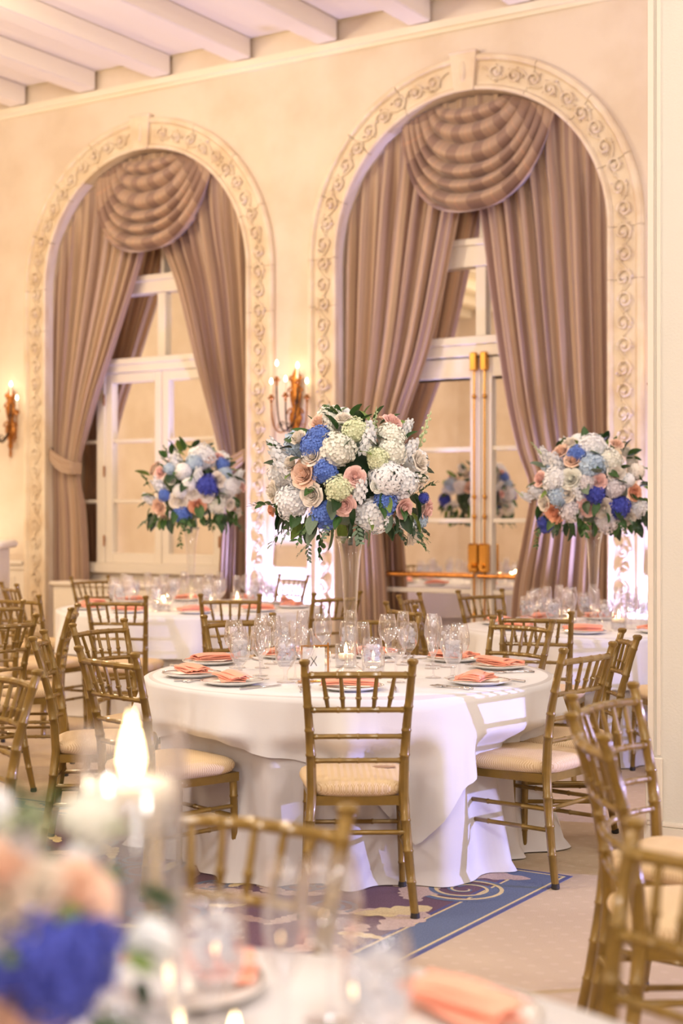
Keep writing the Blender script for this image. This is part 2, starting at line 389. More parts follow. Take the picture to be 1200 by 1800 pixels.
# carved surrounds ------------------------------------------------------
FW = .30
PROF = [(0, 0), (0, .05), (.012, .06), (.028, .06), (.040, .042), (.048, .03), (.232, .03), (.242, .045), (.256, .062), (.285, .062), (.30, .045), (.30, 0)]
def surround(n, uc, R):
    root = struct(empty('trim_%d' % n, (0, 0, 0), WROT), 'carved stone arch surround with scrolling leaves')
    def seg(name, path):                     # path of (u, z, du, dz)
        v = []; f = []; m = len(PROF)
        for (a, z, du, dz) in path:
            for w_, p_ in PROF: v.append((a+du*w_, VW-.001-p_, z+dz*w_))
        for i in range(len(path)-1):
            for k in range(m-1): f.append((i*m+k, i*m+k+1, (i+1)*m+k+1, (i+1)*m+k))
        f.append(tuple(range(m))); f.append(tuple(range((len(path)-1)*m, len(path)*m))[::-1])
        mb = M(); mb.add((v, f)); put(name, mb, stone, root)
    g = .004
    for sd in (-1, 1):
        for nm, a, b in (('pilaster', .001, 3.33-g), ('impost_block', 3.33, ZS-g)):
            seg(nm, [(uc+sd*R, z, sd, 0) for z in (a, b)])
    cuts = [0, .24, .48, .72, .955]
    for sd in (-1, 1):
        for a, b in zip(cuts, cuts[1:]):
            pts = []
            for i in range(9):
                t = (a+(b-a-.003)*i/8)*pi/2; pts.append((uc+sd*R*cos(t), ZS+R*sin(t), sd*cos(t), sin(t)))
            seg('arch_stone', pts)
    kb = M(); kw = R*sin(.045*pi/2)
    kb.add(([(uc-kw, VW-.066, ZS+R-.004), (uc+kw, VW-.066, ZS+R-.004), (uc+kw*1.35, VW-.078, ZS+R+FW+.012), (uc-kw*1.35, VW-.078, ZS+R+FW+.012),
             (uc-kw, VW-.001, ZS+R-.004), (uc+kw, VW-.001, ZS+R-.004), (uc+kw*1.35, VW-.001, ZS+R+FW+.012), (uc-kw*1.35, VW-.001, ZS+R+FW+.012)],
            [(0, 1, 2, 3), (4, 7, 6, 5), (0, 4, 5, 1), (1, 5, 6, 2), (2, 6, 7, 3), (3, 7, 4, 0)]))
    kb.add(box(uc-kw*1.45, VW-.09, ZS+R+FW+.012, uc+kw*1.45, VW-.001, ZS+R+FW+.03, .006))
    kb.add(sphere((uc, VW-.072, ZS+R+.16), .028, .02, .09, 10, 8))
    put('keystone', kb, stone, root)
    # running scroll
    mid = .14; Lp = ZS; La = (R+mid)*pi/2*.94; total = Lp+La
    def at(sd, w_, l, h):
        if l <= Lp: return (uc+sd*(R+mid+w_), VW-.031-h*1.7, l)
        t = (l-Lp)/(R+mid); rr = R+mid+w_; return (uc+sd*rr*cos(t), VW-.031-h*1.7, ZS+rr*sin(t))
    orn = M(); rnd = random.Random(3)
    for sd in (-1, 1):
        per = .36; n = int(total/per*14)
        orn.add(tube([at(sd, .05*sin(2*pi*i*total/n/per), .04+(total-.06)*i/n, .006) for i in range(n+1)], .010, 5))
        l = .10; k = 0
        while l < total-.1:
            s_ = 1 if k % 2 == 0 else -1
            pts = []
            for i in range(15):
                a = i/14*2.6*pi; rr = .062*(1-i/14)+.012
                pts.append(at(sd, -s_*.006+s_*rr*cos(a)*.9, l+rr*sin(a), .008+.012*i/14))
            orn.add(tube(pts, [.011-.004*i/14 for i in range(15)], 5))
            orn.add(sphere(at(sd, -s_*.006, l, .02), .016, .012, .016, 6, 5))
            for q in range(6):                  # acanthus lobes
                a = rnd.uniform(0, 2*pi); cx, cy = s_*.05*cos(a), l+.07*sin(a)
                cx = max(-.08, min(.08, cx+rnd.uniform(-.02, .02))); A = a+rnd.uniform(-.6, .6)
                L = rnd.uniform(.03, .055); wd = L*.42; tilt = rnd.uniform(.004, .022)
                P = [(-L*.5, 0, 0), (0, wd*.5, .006), (L*.5, 0, tilt), (0, -wd*.5, .006), (0, 0, .018)]
                vs = [at(sd, max(-.088, min(.088, cx+p[0]*cos(A)-p[1]*sin(A))), cy+p[0]*sin(A)+p[1]*cos(A), p[2]) for p in P]
                orn.add((vs, [(0, 1, 4), (1, 2, 4), (2, 3, 4), (3, 0, 4)]))
            l += per/2; k += 1
    o = put('carved_scroll', orn, stone, root, smooth='auto'); o['kind'] = 'stuff'
    return root
surround(1, *ARCH[0]); surround(2, *ARCH[1])

# windows ----------------------------------------------------------------
VG = VW+DEP-.02
def bar(mb, a, b, z0, z1, d0=.0, d1=.07): mb.add(box(a, VG-d1, z0, b, VG-d0, z1, .006))
def fan(root, uc, R):
    g = M(); pts = [(uc-R*cos(pi*i/24), VG-.01, 3.84+max(0, (ZS-3.84)+R*sin(pi*i/24))) for i in range(25)]
    g.add((pts, [tuple(range(25))])); put('glass_pane', g, mirror_m, root, smooth=False)
    f = M()
    rim = [(uc-(R-.03)*cos(pi*i/24), VG-.04, ZS+.02+(R-.03)*sin(pi*i/24)) for i in range(25)]
    f.add(tube(rim, .035, 6)); f.add(box(uc-.02, VG-.06, 3.85, uc+.02, VG-.011, ZS+R-.03))
    put('fanlight_frame', f, white_paint, root)
def pane(root, a, b, z0, z1):
    put('glass_pane', M().add(box(a, VG-.03, z0, b, VG-.022, z1)), mirror_m, root, smooth=False)
# left: casement window
uc, R = ARCH[0]
wr = M(); bar(wr, uc-R+.003, uc-R+.06, .98, 3.84, 0, .1); bar(wr, uc+R-.06, uc+R-.003, .98, 3.84, 0, .1)
bar(wr, uc-R+.003, uc+R-.003, 3.66, 3.84, 0, .1); bar(wr, uc-R+.003, uc+R-.003, 3.78, 3.84, 0, .125)
bar(wr, uc-R+.003, uc+R-.003, 2.89, 3.03, 0, .1); bar(wr, uc-R+.003, uc+R-.003, 2.97, 3.03, 0, .125)
for s in (-1, 1):
    x = uc+s*.78; bar(wr, x-.055, x+.055, .98, 2.89, 0, .09); bar(wr, x-.045, x+.045, 3.03, 3.66, 0, .08)
bar(wr, uc-.05, uc+.05, 3.03, 3.66, 0, .08)
bar(wr, uc-R+.003, uc+R-.003, .88, .98, 0, .125)
win = struct(put('window_1', wr, white_paint, None, (0, 0, 0), (0, 0, WROT)), 'tall casement window glass reflecting the room at night')
put('window_panel', M().add(box(uc-R+.003, VG-.05, .001, uc+R-.003, VG-.0, .88)).add(box(uc-R+.2, VG-.07, .2, uc-.1, VG-.05, .75, .008)).add(box(uc+.1, VG-.07, .2, uc+R-.2, VG-.05, .75, .008)), white_paint, win)
fan(win, uc, R)
for s in (-1, 1):                       # casement leaves
    a, b = (uc-.725, uc-.004) if s < 0 else (uc+.004, uc+.725)
    lf = M()
    for q in ((a, a+.085, .98, 2.89), (b-.085, b, .98, 2.89), (a+.085, b-.085, 2.79, 2.89), (a+.085, b-.085, .98, 1.08)): bar(lf, *q, d0=.0, d1=.075)
    L = put('casement', lf, white_paint, win)
    for z in (2.207, 1.60):
        put('muntin', M().add(box(a+.085, VG-.06, z-.018, b-.085, VG-.015, z+.018, .005)), white_paint, L)
    for z0, z1 in ((1.08, 1.582), (1.618, 2.189), (2.225, 2.79)): 
        put('glass_pane', M().add(box(a+.085, VG-.03, z0, b-.085, VG-.022, z1)), mirror_m, L, smooth=False)
    for z in (2.62, 1.9, 1.2):
        x = uc+s*.728; put('hinge', M().add(lathe([(.009, 0), (.009, .11)], 8, c=(x, VG-.098, z-.05))), oldgold, L)
    x0, x1 = (uc-R+.06, uc-.835) if s < 0 else (uc+.835, uc+R-.06)
    for z0, z1 in ((.98, 1.582), (1.618, 2.189), (2.225, 2.89)): pane(win, x0, x1, z0, z1)
    for z in (1.60, 2.207): put('muntin', M().add(box(x0, VG-.06, z-.018, x1, VG-.015, z+.018, .005)), white_paint, win)
    for x0, x1 in ((uc+.05, uc+.735) if s > 0 else (uc-.735, uc-.05), (x0, x1)): pane(win, x0, x1, 3.03, 3.66)
# right: pair of glazed doors
uc, R = ARCH[1]
wr = M(); bar(wr, uc-R+.003, uc-R+.12, .001, 3.84, 0, .1); bar(wr, uc+R-.12, uc+R-.003, .001, 3.84, 0, .1)
bar(wr, uc-R+.003, uc+R-.003, 3.60, 3.84, 0, .1); bar(wr, uc-R+.003, uc+R-.003, 3.78, 3.84, 0, .125)
bar(wr, uc-R+.003, uc+R-.003, 2.83, 3.0, 0, .1); bar(wr, uc-R+.003, uc+R-.003, 2.93, 3.0, 0, .125)
bar(wr, uc-.05, uc+.05, 3.0, 3.60, 0, .08)
dw = struct(put('door_1', wr, white_paint, None, (0, 0, 0), (0, 0, WROT)), 'pair of glazed white doors with brass bolts, reflecting the flowers')
fan(dw, uc, R)
for x0, x1 in ((uc-R+.12, uc-.05), (uc+.05, uc+R-.12)): pane(dw, x0, x1, 3.0, 3.60)
for s in (-1, 1):
    a, b = (uc-R+.125, uc-.004) if s < 0 else (uc+.004, uc+R-.125)
    lf = M()
    for q in ((a, a+.10, .02, 2.82), (b-.10, b, .02, 2.82), (a+.1, b-.1, 2.65, 2.82), (a+.1, b-.1, .02, .20)): bar(lf, *q, d0=.0, d1=.075)
    L = put('door_leaf', lf, white_paint, dw)
    zs = [.20, .80, 1.415, 2.035, 2.65]
    for z in zs[1:-1]: put('muntin', M().add(box(a+.1, VG-.06, z-.02, b-.1, VG-.015, z+.02, .005)), white_paint, L)
    for z0, z1 in zip(zs, zs[1:]):
        put('glass_pane', M().add(box(a+.1, VG-.03, z0+.02, b-.1, VG-.022, z1-.02)), mirror_m, L, smooth=False)
    x = uc+s*.05
    rod = M().add(tube([(x, VG-.105, .1), (x, VG-.105, 2.80)], .010, 8))
    for z in (2.48, 1.62, 1.45, .6): rod.add(lathe([(.012, -.02), (.02, -.008), (.02, .008), (.012, .02)], 8, c=(x, VG-.105, z)))
    put('bolt_rod', rod, brass, L)
    put('bolt_keeper', M().add(box(x-.032, VG-.14, 2.70, x+.032, VG-.076, 2.86, .01)), brass, L)
    put('lock_case', M().add(box(x-.045, VG-.15, .97, x+.045, VG-.076, 1.22, .014)).add(tube([(x, VG-.15, 1.03), (x, VG-.19, 1.03)], .022, 10)), brass, L)
    put('push_bar', M().add(tube([(a+.06, VG-.16, .94), (b-.02 if s < 0 else a+.06, VG-.16, .94)] if s < 0 else [(uc+.01, VG-.16, .94), (b-.06, VG-.16, .94)], .017, 8))
        .add(box((a+.05) if s < 0 else (b-.08), VG-.17, .90, (a+.08) if s < 0 else (b-.05), VG-.075, .98, .006)), oldgold, L)

# white pillar at the right, its plinth and panel moulding ----------------
def pillar():
    # near face parallel to the window wall, left corner seen at the right of the frame
    u1, v1 = -2.262, 6.0
    m = M().add(box(u1, v1, .0, u1+1.0, v1+.6, ZC-.002))
    o = struct(put('wall_pillar', m, pillar_m, None, (0, 0, 0), (0, 0, WROT), False), 'white square pillar')
    put('plinth', M().add(box(u1-.015, v1-.03, .001, u1+1.02, v1+.62, .15)).add(box(u1-.01, v1-.02, .15, u1+1.015, v1+.61, .17, .006)), white_paint, o)
    f = M()
    for q in (box(u1-.004, v1-.012, .45, u1+.02, v1, ZC-.01), box(u1+.035, v1-.008, .45, u1+.05, v1, ZC-.01), box(u1-.012, v1-.02, .17, u1+.06, v1, .44, .004)): f.add(q)
    put('edge_moulding', f, white_paint, o)
pillar()

# ================================================================== CURTAINS
VC = VW+.115
def mesh_uv(name, v, f, uvs, m, parent):
    me = bpy.data.meshes.new(name); me.from_pydata(v, [], f); me.update()
    me.polygons.foreach_set('use_smooth', [True]*len(me.polygons))
    L = me.uv_layers.new(name='UVMap'); d = []
    for p in me.polygons:
        for i in p.vertices: d += [uvs[i][0], uvs[i][1]]
    L.data.foreach_set('uv', d); me.materials.append(m)
    return link(name, me, parent)
def curtain(uc, R, side, inner, zt, seed, nf, label, us):
    rnd = random.Random(seed); ph = [rnd.uniform(0, 6.28) for _ in range(6)]
    root = tag(empty('curtain', (0, 0, 0), WROT), label, 'curtain', 'tied back drapes in the arched windows')
    R = R-.004; uo = uc+side*R
    NS, NZ = 220, 64; V = []; UV = []
    inn = sorted(inner)
    def U(s, z): return uo+s*(smooth_interp(inn, z)-uo)
    for i in range(NS):
        s = i/(NS-1)
        zt_ = ZS+.6
        for _ in range(30):
            x = U(s, zt_)-uc; q = ZS+sqrt(max(0, R*R-x*x)); zt_ = lerp(zt_, q, .6)
        zt_ -= .002
        for j in range(NZ):
            t = j/(NZ-1); z = lerp(zt_, .015, t)
            k = math.exp(-((z-zt)/.30)**2)
            A = .055*(1-.45*k)*(min(1, t*6+.35))
            w_ = s+.02*sin(7*s+ph[0])+.010*sin(z*.8+ph[1])*sin(3*s)
            fo = sin(2*pi*nf*w_+ph[2])+.38*sin(2*pi*nf*1.63*w_+ph[3]+.3*z)+.22*sin(2*pi*nf*2.7*w_+ph[4])
            sharpen = fo/(1+.25*abs(fo))
            du = .014*cos(2*pi*nf*w_+ph[2])
            uu = U(s, z)+du*min(1, 4*t)*min(s, 1-s)*6*.4
            uu = max(uc-R, min(uc+R, uu))
            v_ = min(VW+.185, VC-.01+A*sharpen - .03*k)
            V.append((uu, v_, z)); UV.append((s*us, z/6))
    F = [(i*NZ+j, (i+1)*NZ+j, (i+1)*NZ+j+1, i*NZ+j+1) for i in range(NS-1) for j in range(NZ-1)]
    mesh_uv('drape', V, F, UV, drape_m, root)
    # tieback band from the jamb round the gathered cloth
    ui = smooth_interp(inn, zt)-side*.02
    band = []
    def bf(s, t):
        x = lerp(uo-side*.0, ui, s); dz = .17*(1-s)**1.2-.02*sin(pi*s)
        h = lerp(.055, .075, sin(pi*s)); v_ = VC-.125-.03*sin(pi*s)+ (.09*(max(0, s-.85)/.15)**2)
        if s < .08: v_ = lerp(VC-.05, v_, s/.08)
        return (x, v_-.008*sin(pi*t)-.006*sin(5*pi*t), zt+dz+(t-.5)*2*h)
    put('tieback', M().add(solid_grid(bf, 26, 8, .008)), tie_m, root)
    return root
# inner edges as (height, u)
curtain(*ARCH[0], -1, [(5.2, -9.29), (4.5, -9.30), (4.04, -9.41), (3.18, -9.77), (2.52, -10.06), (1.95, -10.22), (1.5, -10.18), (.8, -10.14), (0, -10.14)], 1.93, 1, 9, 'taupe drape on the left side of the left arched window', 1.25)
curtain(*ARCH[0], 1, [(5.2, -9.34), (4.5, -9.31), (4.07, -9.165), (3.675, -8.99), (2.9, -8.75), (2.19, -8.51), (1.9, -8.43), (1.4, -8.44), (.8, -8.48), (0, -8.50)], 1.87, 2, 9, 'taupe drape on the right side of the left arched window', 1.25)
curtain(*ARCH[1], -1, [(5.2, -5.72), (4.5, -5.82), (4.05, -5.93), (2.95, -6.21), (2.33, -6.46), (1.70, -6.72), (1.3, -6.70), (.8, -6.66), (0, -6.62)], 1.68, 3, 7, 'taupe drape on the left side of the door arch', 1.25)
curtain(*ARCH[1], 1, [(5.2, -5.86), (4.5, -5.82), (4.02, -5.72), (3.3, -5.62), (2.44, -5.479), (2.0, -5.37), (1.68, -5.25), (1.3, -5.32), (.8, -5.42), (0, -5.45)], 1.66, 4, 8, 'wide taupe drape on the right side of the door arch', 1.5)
def swag(uc, R, label):
    root = tag(empty('swag', (0, 0, 0), WROT), label, 'curtain', 'swags at the crowns of the arches')
    R = R-.004
    NB, NA_ = 150, 60; V = []; UV = []
    nf = 6.0
    for j in range(NB):
        b = j/(NB-1)
        aL = lerp(-.30, -.66, b**.9); aR = lerp(.30, .78, b**.9)
        zl = lerp(4.93, 4.03, b**.95)
        for i in range(NA_):
            a = -1+2*i/(NA_-1)
            uu = lerp(aL, aR, (sin(a*pi/2*.96)/sin(pi/2*.96)+1)/2*.6+(a+1)/2*.4)
            ue = aL if a < 0 else aR
            ze = ZS+sqrt(R*R-ue*ue)-.005
            cen = .08*b
            z = zl+(ze-zl)*abs(a)**2.3
            lim = ZS+sqrt(max(0, R*R-uu*uu))-.004
            mid = (1-abs(a)**3)
            t = (b*nf+.16*sin(b*9)+.10*a*b) % 1.0 if b < .999 else .5
            roll = max(0, sin(pi*min(1, t*.86+.14)))**.8
            v_ = VW+.09-.03*b-mid*.175*roll*(.75+.25*b)-.01*(1-mid)*roll
            z -= mid*.035*roll
            z = min(z, lim)
            V.append((uc+uu, min(v_, VW+.10), z)); UV.append(((a+1)/2*1.3+b*.12, b*1.3))
    F = [(j*NA_+i, j*NA_+i+1, (j+1)*NA_+i+1, (j+1)*NA_+i) for j in range(NB-1) for i in range(NA_-1)]
    mesh_uv('swag_cloth', V, F, UV, swag_m, root)
    # plain lining filling the crown behind the folds
    pts = [(uc+R*.97*sin(t), VW+.105, ZS+R*.992*cos(t)) for t in [lerp(-.50, .62, i/16) for i in range(17)]]
    low = [(uc+R*.97*sin(t)*.5, VW+.105, 4.55) for t in [lerp(-.50, .62, i/16) for i in range(17)]]
    fs = [(i, i+1, 17+i+1, 17+i) for i in range(16)]
    put('lining', M().add((pts+low, fs)), tie_m, root)
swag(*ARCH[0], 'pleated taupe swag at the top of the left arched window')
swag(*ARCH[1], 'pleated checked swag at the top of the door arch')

# ================================================================== SCONCES
def sconce(uc, bulbs, zb, label):
    root = tag(empty('wall_sconce', W(uc, VW, zb), WROT), label, 'wall lamp', 'gilt candle sconces on the window wall')
    bp = M()   # backplate, local: x along wall, -y out of wall
    prof = [(.012, -.36), (.02, -.33), (.014, -.28), (.035, -.24), (.022, -.20), (.05, -.14), (.066, -.08), (.05, -.03), (.035, .02), (.05, .08), (.06, .13), (.04, .19), (.05, .25), (.035, .31), (.016, .35), (.004, .37)]
    v, f = lathe(prof, 14); v = [(x*1.1, -.032+y*.42, z) for x, y, z in v]; bp.add((v, f))
    for s in (-1, 1):
        for z0, r in ((.16, .05), (-.04, .06), (.27, .035)):
            bp.add(tube([(s*(.04+r*(1-i/10)*cos(i*.7)*.8), -.04-.01*i/10, z0+r*(1-i/10)*sin(i*.7)) for i in range(11)], .009, 5))
    put('backplate', bp, oldgold, root)
    for k, (du, d, z) in enumerate(bulbs):
        z -= zb; top = z-.12
        P0 = Vector((0, -.05, -.10)); P1 = Vector((du*.45, -d*.6, -.27 if z > .1 and d > .1 else -.22)); P2 = Vector((du, -d, top-.06))
        if d < .1: P1 = Vector((du*1.2, -.12, 0.0))
        path = []
        for i in range(13):
            t = i/12; path.append((P0*(1-t)**3+P1*3*t*(1-t)**2+(Vector((du, -d, min(P1.z, top-.16))))*3*t*t*(1-t)+P2*t**3))
        a = M().add(tube(path, .008, 6))
        c = path[6]; a.add(tube([(c.x, c.y+.035*cos(.8*i)*(1-i/9), c.z+.045+.035*sin(.8*i)*(1-i/9)) for i in range(9)], .005, 5))
        arm = put('arm', a, oldgold if k % 2 else dark, root)
        put('drip_pan', M().add(lathe([(.006, -.05), (.014, -.03), (.008, -.02), (.032, 0), (.034, .008), (.016, .012), (.018, .03), (.012, .032)], 12, c=(du, -d, top-.01))), oldgold, arm)
        put('candle_tube', M().add(lathe([(.010, 0), (.010, .10), (.006, .104)], 10, c=(du, -d, top+.015))), wax, arm)
        put('bulb', M().add(lathe([(.004, 0), (.011, .012), (.012, .022), (.007, .038), (.001, .052)], 10, c=(du, -d, top+.119))), bulb_m, arm)
        put('crystal', M().add(sphere((du, -d, top-.10), .010, .010, .016, 6, 5)), vglass, arm)
    put('finial', M().add(sphere((0, -.05, -.40), .018, .018, .024, 8, 6)).add(sphere((0, -.05, -.345), .024, .018, .02, 8, 6)), vglass, root)
    lamp('POINT', W(uc, VW-.22, zb+.32), (1, .72, .42), 1.8, .08, name='sconce_light')
B5 = [(0, .33, 2.79), (-.116, .25, 2.64), (.06, .28, 2.65), (.18, .12, 2.64), (.045, .07, 2.79)]
sconce(-7.52, B5, 2.42, 'gilt five-light sconce between the two arches')
sconce(-11.08, B5, 2.42, 'gilt candle sconce at the far left of the room')
sconce(-3.93, [(-.05, .30, 2.76), (-.16, .22, 2.60), (.08, .28, 2.60), (.18, .12, 2.60), (.0, .07, 2.76)], 2.38, 'candle sconce half hidden by the white pillar')

# ================================================================== CHAIRS
def ringed(path, r, rings, n=8, rr=1.22, closed=False):
    """tube along a polyline with bamboo rings at fractions of its length"""
    P = [Vector(p) for p in path]; d = [0]
    for a, b in zip(P, P[1:]): d.append(d[-1]+(b-a).length)
    L = d[-1]
    def at(t):
        x = t*L
        for i in range(len(P)-1):
            if x <= d[i+1] or i == len(P)-2: return P[i].lerp(P[i+1], (x-d[i])/max(1e-9, d[i+1]-d[i]))
    ts = sorted(set([x/L for x in d]+[0, 1])); R = r if callable(r) else (lambda t: r)
    ev = [(t, R(t)) for t in ts if all(abs(t-q)*L > .009 for q in rings)]
    for q in rings:
        h = .006/L; ev += [(q-h, R(q)), (q-h*.5, R(q)*rr), (q+h*.5, R(q)*rr), (q+h, R(q))]
    ev = sorted((max(0, min(1, t)), x) for t, x in ev)
    return tube([at(t) for t, _ in ev], [x for _, x in ev], n)
def make_chair():
    root = empty('chiavari_chair')
    prof = [(-.205, -.262, .018), (-.19, -.235, .16), (-.176, -.212, .32), (-.168, -.20, .45), (-.170, -.206, .56), (-.178, -.228, .70), (-.188, -.262, .83), (-.195, -.292, .93)]
    for s in (-1, 1):
        P = [(s*-x, y, z) for x, y, z in prof]
        m = M().add(ringed(P, lambda t: .0150+.0038*sin(pi*min(1, t*1.15)), [.12, .24, .36, .62, .72, .82, .95], 9, 1.12))
        m.add(lathe([(.012, -.01), (.020, 0), (.021, .010), (.013, .016)], 10, c=(s*.195, -.294, .93)))
        leg = put('rear_leg', m, gold, root)
        put('foot_cap', M().add(lathe([(.014, .0), (.018, .004), (.016, .022)], 10, c=(s*.206, -.264, 0))), rubber, leg)
        f = [(s*.192, .195, .018), (s*.186, .192, .2), (s*.180, .188, .42)]
        leg = put('front_leg', M().add(ringed(f, lambda t: .0125+.004*t, [.2, .5, .8], 9, 1.14)), gold, root)
        put('foot_cap', M().add(lathe([(.013, .0), (.017, .004), (.015, .022)], 10, c=(s*.192, .195, 0))), rubber, leg)
        for z, yb in ((.22, -.222), (.30, -.215)):
            xb = .182 if z < .25 else .177
            put('stretcher', M().add(ringed([(s*xb, yb, z), (s*.184, .19, z)], .009, [.3, .7], 8)), gold, root)
    def rail(z, y, xw, bow, r, rings):
        P = [(xw*(-1+2*i/10), y-bow*(1-(-1+2*i/10)**2), z+.004*(1-(-1+2*i/10)**2)) for i in range(11)]
        return M().add(ringed(P, r, rings, 8, 1.14))
    put('top_rail', rail(.885, -.276, .192, .028, .0125, [.06, .3, .5, .7, .94]), gold, root)
    put('spindle_rail', rail(.755, -.240, .182, .026, .0105, [.06, .3, .5, .7, .94]), gold, root)
    put('cross_rail', rail(.655, -.220, .174, .022, .0095, [.06, .3, .5, .7, .94]), gold, root)
    put('cross_rail', rail(.565, -.207, .170, .020, .0095, [.06, .3, .5, .7, .94]), gold, root)
    for i in range(5):
        t = -1+2*(i+1)/6; a = (.182*t*.90, -.240-.026*(1-t*t), .757); b = (.192*t*1.02, -.276-.028*(1-t*t), .888)
        put('spindle', M().add(ringed([a, tuple(Vector(a).lerp(Vector(b), .35)), b], lambda q: .0055+.004*sin(pi*min(1, q*1.6+.1)) if q < .6 else .0075, [.35], 7, 1.3)), gold, root)
    put('stretcher', M().add(ringed([(-.182, -.222, .305), (.182, -.222, .305)], .0095, [.08, .92], 8)), gold, root)
    put('stretcher', M().add(ringed([(-.184, .19, .26), (.184, .19, .26)], .009, [.3, .7], 8)), gold, root)
    # seat frame
    fr = M(); q = [(-.172, -.20), (.172, -.20), (.198, .205), (-.198, .205)]
    def inset(k): return [(x*(1-k), (y-.0)*(1-k)) for x, y in q]
    v = []
    for ring, z in ((q, .40), (q, .435), (inset(.12), .435), (inset(.12), .40)): v += [(x, y, z) for x, y in ring]
    fr.add((v, [(r*4+i, r*4+(i+1) % 4, ((r+1) % 4)*4+(i+1) % 4, ((r+1) % 4)*4+i) for r in range(4) for i in range(4)]))
    put('seat_frame', fr, gold, root)
    # cushion
    cu = M(); n = 40
    rings = [(.94, .432), (1.0, .440), (1.045, .455), (1.05, .468), (1.02, .482), (.92, .492), (.72, .499), (.4, .503), (.0, .504)]
    v = []; f = []
    for k, z in rings:
        for i in range(n):
            a = 2*pi*i/n; cx, sy = cos(a), sin(a); e = .42
            x = abs(cx)**e*(1 if cx > 0 else -1); y = abs(sy)**e*(1 if sy > 0 else -1)
            v.append(((.194+.045*(y if y < .5 else .5)*.5)*x*k, .212*y*k+.006-(.006*k), z))
    for r in range(len(rings)-1):
        for i in range(n): l = (i+1) % n; f.append((r*n+i, r*n+l, (r+1)*n+l, (r+1)*n+i))
    f.append(tuple(range(n-1, -1, -1)))
    cu.add((v, f)); put('cushion', cu, cushion_m, root, smooth=True)
    return root
CHAIR = make_chair(); first = [True]; SEATS = []
def chair(x, y, fx, fy, label, group):
    l = sqrt(fx*fx+fy*fy); fx, fy = fx/l, fy/l
    o = CHAIR if first[0] else copy_tree(CHAIR); first[0] = False
    SEATS.append((x+fx*.292, y+fy*.292, fx, fy))
    o.location = (x+fx*.292, y+fy*.292, 0); o.rotation_euler = (0, 0, atan2(-fx, fy))
    return tag(o, label, 'chair', group)
G1 = 'gold chairs around the centre table'; G2 = 'gold chairs around the left rear table'; G3 = 'gold chairs around the right rear table'
T1 = (.04, 6.67); T2 = (-1.16, 11.4); T3 = (1.60, 9.4); TF = (-.35, 1.55)
stained = chair(.062, 5.33, -.03, 1, 'gold chair in the middle, seen from behind, cushion with a brown stain', G1)
chair(.99, 5.93, -.77, .637, 'gold chair right of the centre table, lit lavender, seen in full', G1)
chair(1.283, 6.60, -1, .02, 'gold chair beside the white pillar, back nearly edge-on, at the centre table', G1)
chair(.916, 7.51, -.64, -.60, 'gold chair behind the right end of the centre table', G1)
chair(.22, 7.90, -.12, -1, 'gold chair at the far side of the centre table, right of the tall vase', G1)
chair(-.54, 7.78, .50, -1.0, 'gold chair at the far left side of the centre table', G1)
chair(-1.19, 7.27, .85, -.50, 'gold chair left of the centre table, the farther of two overlapping chairs', G1)
chair(-1.333, 6.52, 1, .08, 'gold chair left of the centre table with its back edge-on and cushion showing', G1)
chair(-.91, 5.735, .74, .68, 'gold chair at the near left of the centre table, behind the big candle', G1)
chair(-1.455, 9.56, .12, 1, 'gold chair in front of the left end of the left rear table', G2)
chair(-.735, 9.77, -.02, 1, 'gold chair in front of the middle of the left rear table', G2)
chair(-.03, 10.03, -.6, .8, 'gold chair left of the tall centre vase, by the left rear table', G2)
chair(-.42, 12.95, -.75, -.66, 'dark chair in front of the bright lavender wall between the arches', G2)
chair(-2.14, 12.6, .72, -.69, 'gold chair behind the left end of the left rear table', G2)
chair(-2.15, 9.78, .48, .87, 'gold chair at far left whose post stands before the left arch', G2)
chair(-2.55, 11.35, .87, .5, 'farthest gold chair at the left edge, below the white stand', G2)
chair(1.055, 8.05, .30, .95, 'gold chair in front of the right rear table, behind another chair', G3)
chair(.97, 10.33, .55, -.84, 'gold chair at the far left of the right rear table, before the doors', G3)
chair(.35, 8.73, .91, .41, 'gold chair between the tall centre vase and the right rear table', G3)
chair(.45, 9.78, .92, -.38, 'gold chair nearest the push bar, left of the right rear table', G3)
chair(1.93, 8.02, -.15, .98, 'chair behind the white pillar with only its cushion edge showing', G3)
G4 = 'gold chairs at the left edge'
chair(-1.15, 5.12, -.76, -.65, 'largest gold chair at the left edge, turned away to the left', G4)
chair(-1.725, 7.64, -.81, .58, 'gold chair at the left edge above the nearest one', G4)
chair(-1.536, 8.5, -1, -.08, 'gold chair left of the centre, back edge-on, facing away to the left', G4)
chair(-2.13, 9.0, -.45, .89, 'gold chair at the left edge with its top rail cut by the frame', G4)
G5 = 'gold chairs around the front table'
chair(-.165, 2.74, -.44, -.90, 'blurred gold chair back across the front table, facing the camera', G5)
chair(.60, 2.37, -.86, -.5, 'very blurred gold chair back at the bottom right corner', G5)
G6 = 'gold chairs at the right front'
chair(.79, 4.45, .79, -.61, 'slightly blurred gold chair at right, overlapping the pillar base', G6)
chair(.615, 3.70, 1, .04, 'blurred gold chair at right with its back edge-on', G6)

# stain on the cushion of the front chair
st = M(); rnd = random.Random(5); n = 22
st.add(([(0, 0, 0)]+[((.05+.018*rnd.random())*cos(2*pi*i/n), (.022+.012*rnd.random())*sin(2*pi*i/n), -.0006) for i in range(n)], [(0, 1+i, 1+(i+1) % n) for i in range(n)]))
so = put('stain', st, mat('coffee_stain', (176, 140, 108), .8), stained, (.095, .03, .5035)); so['label'] = 'brown stain'

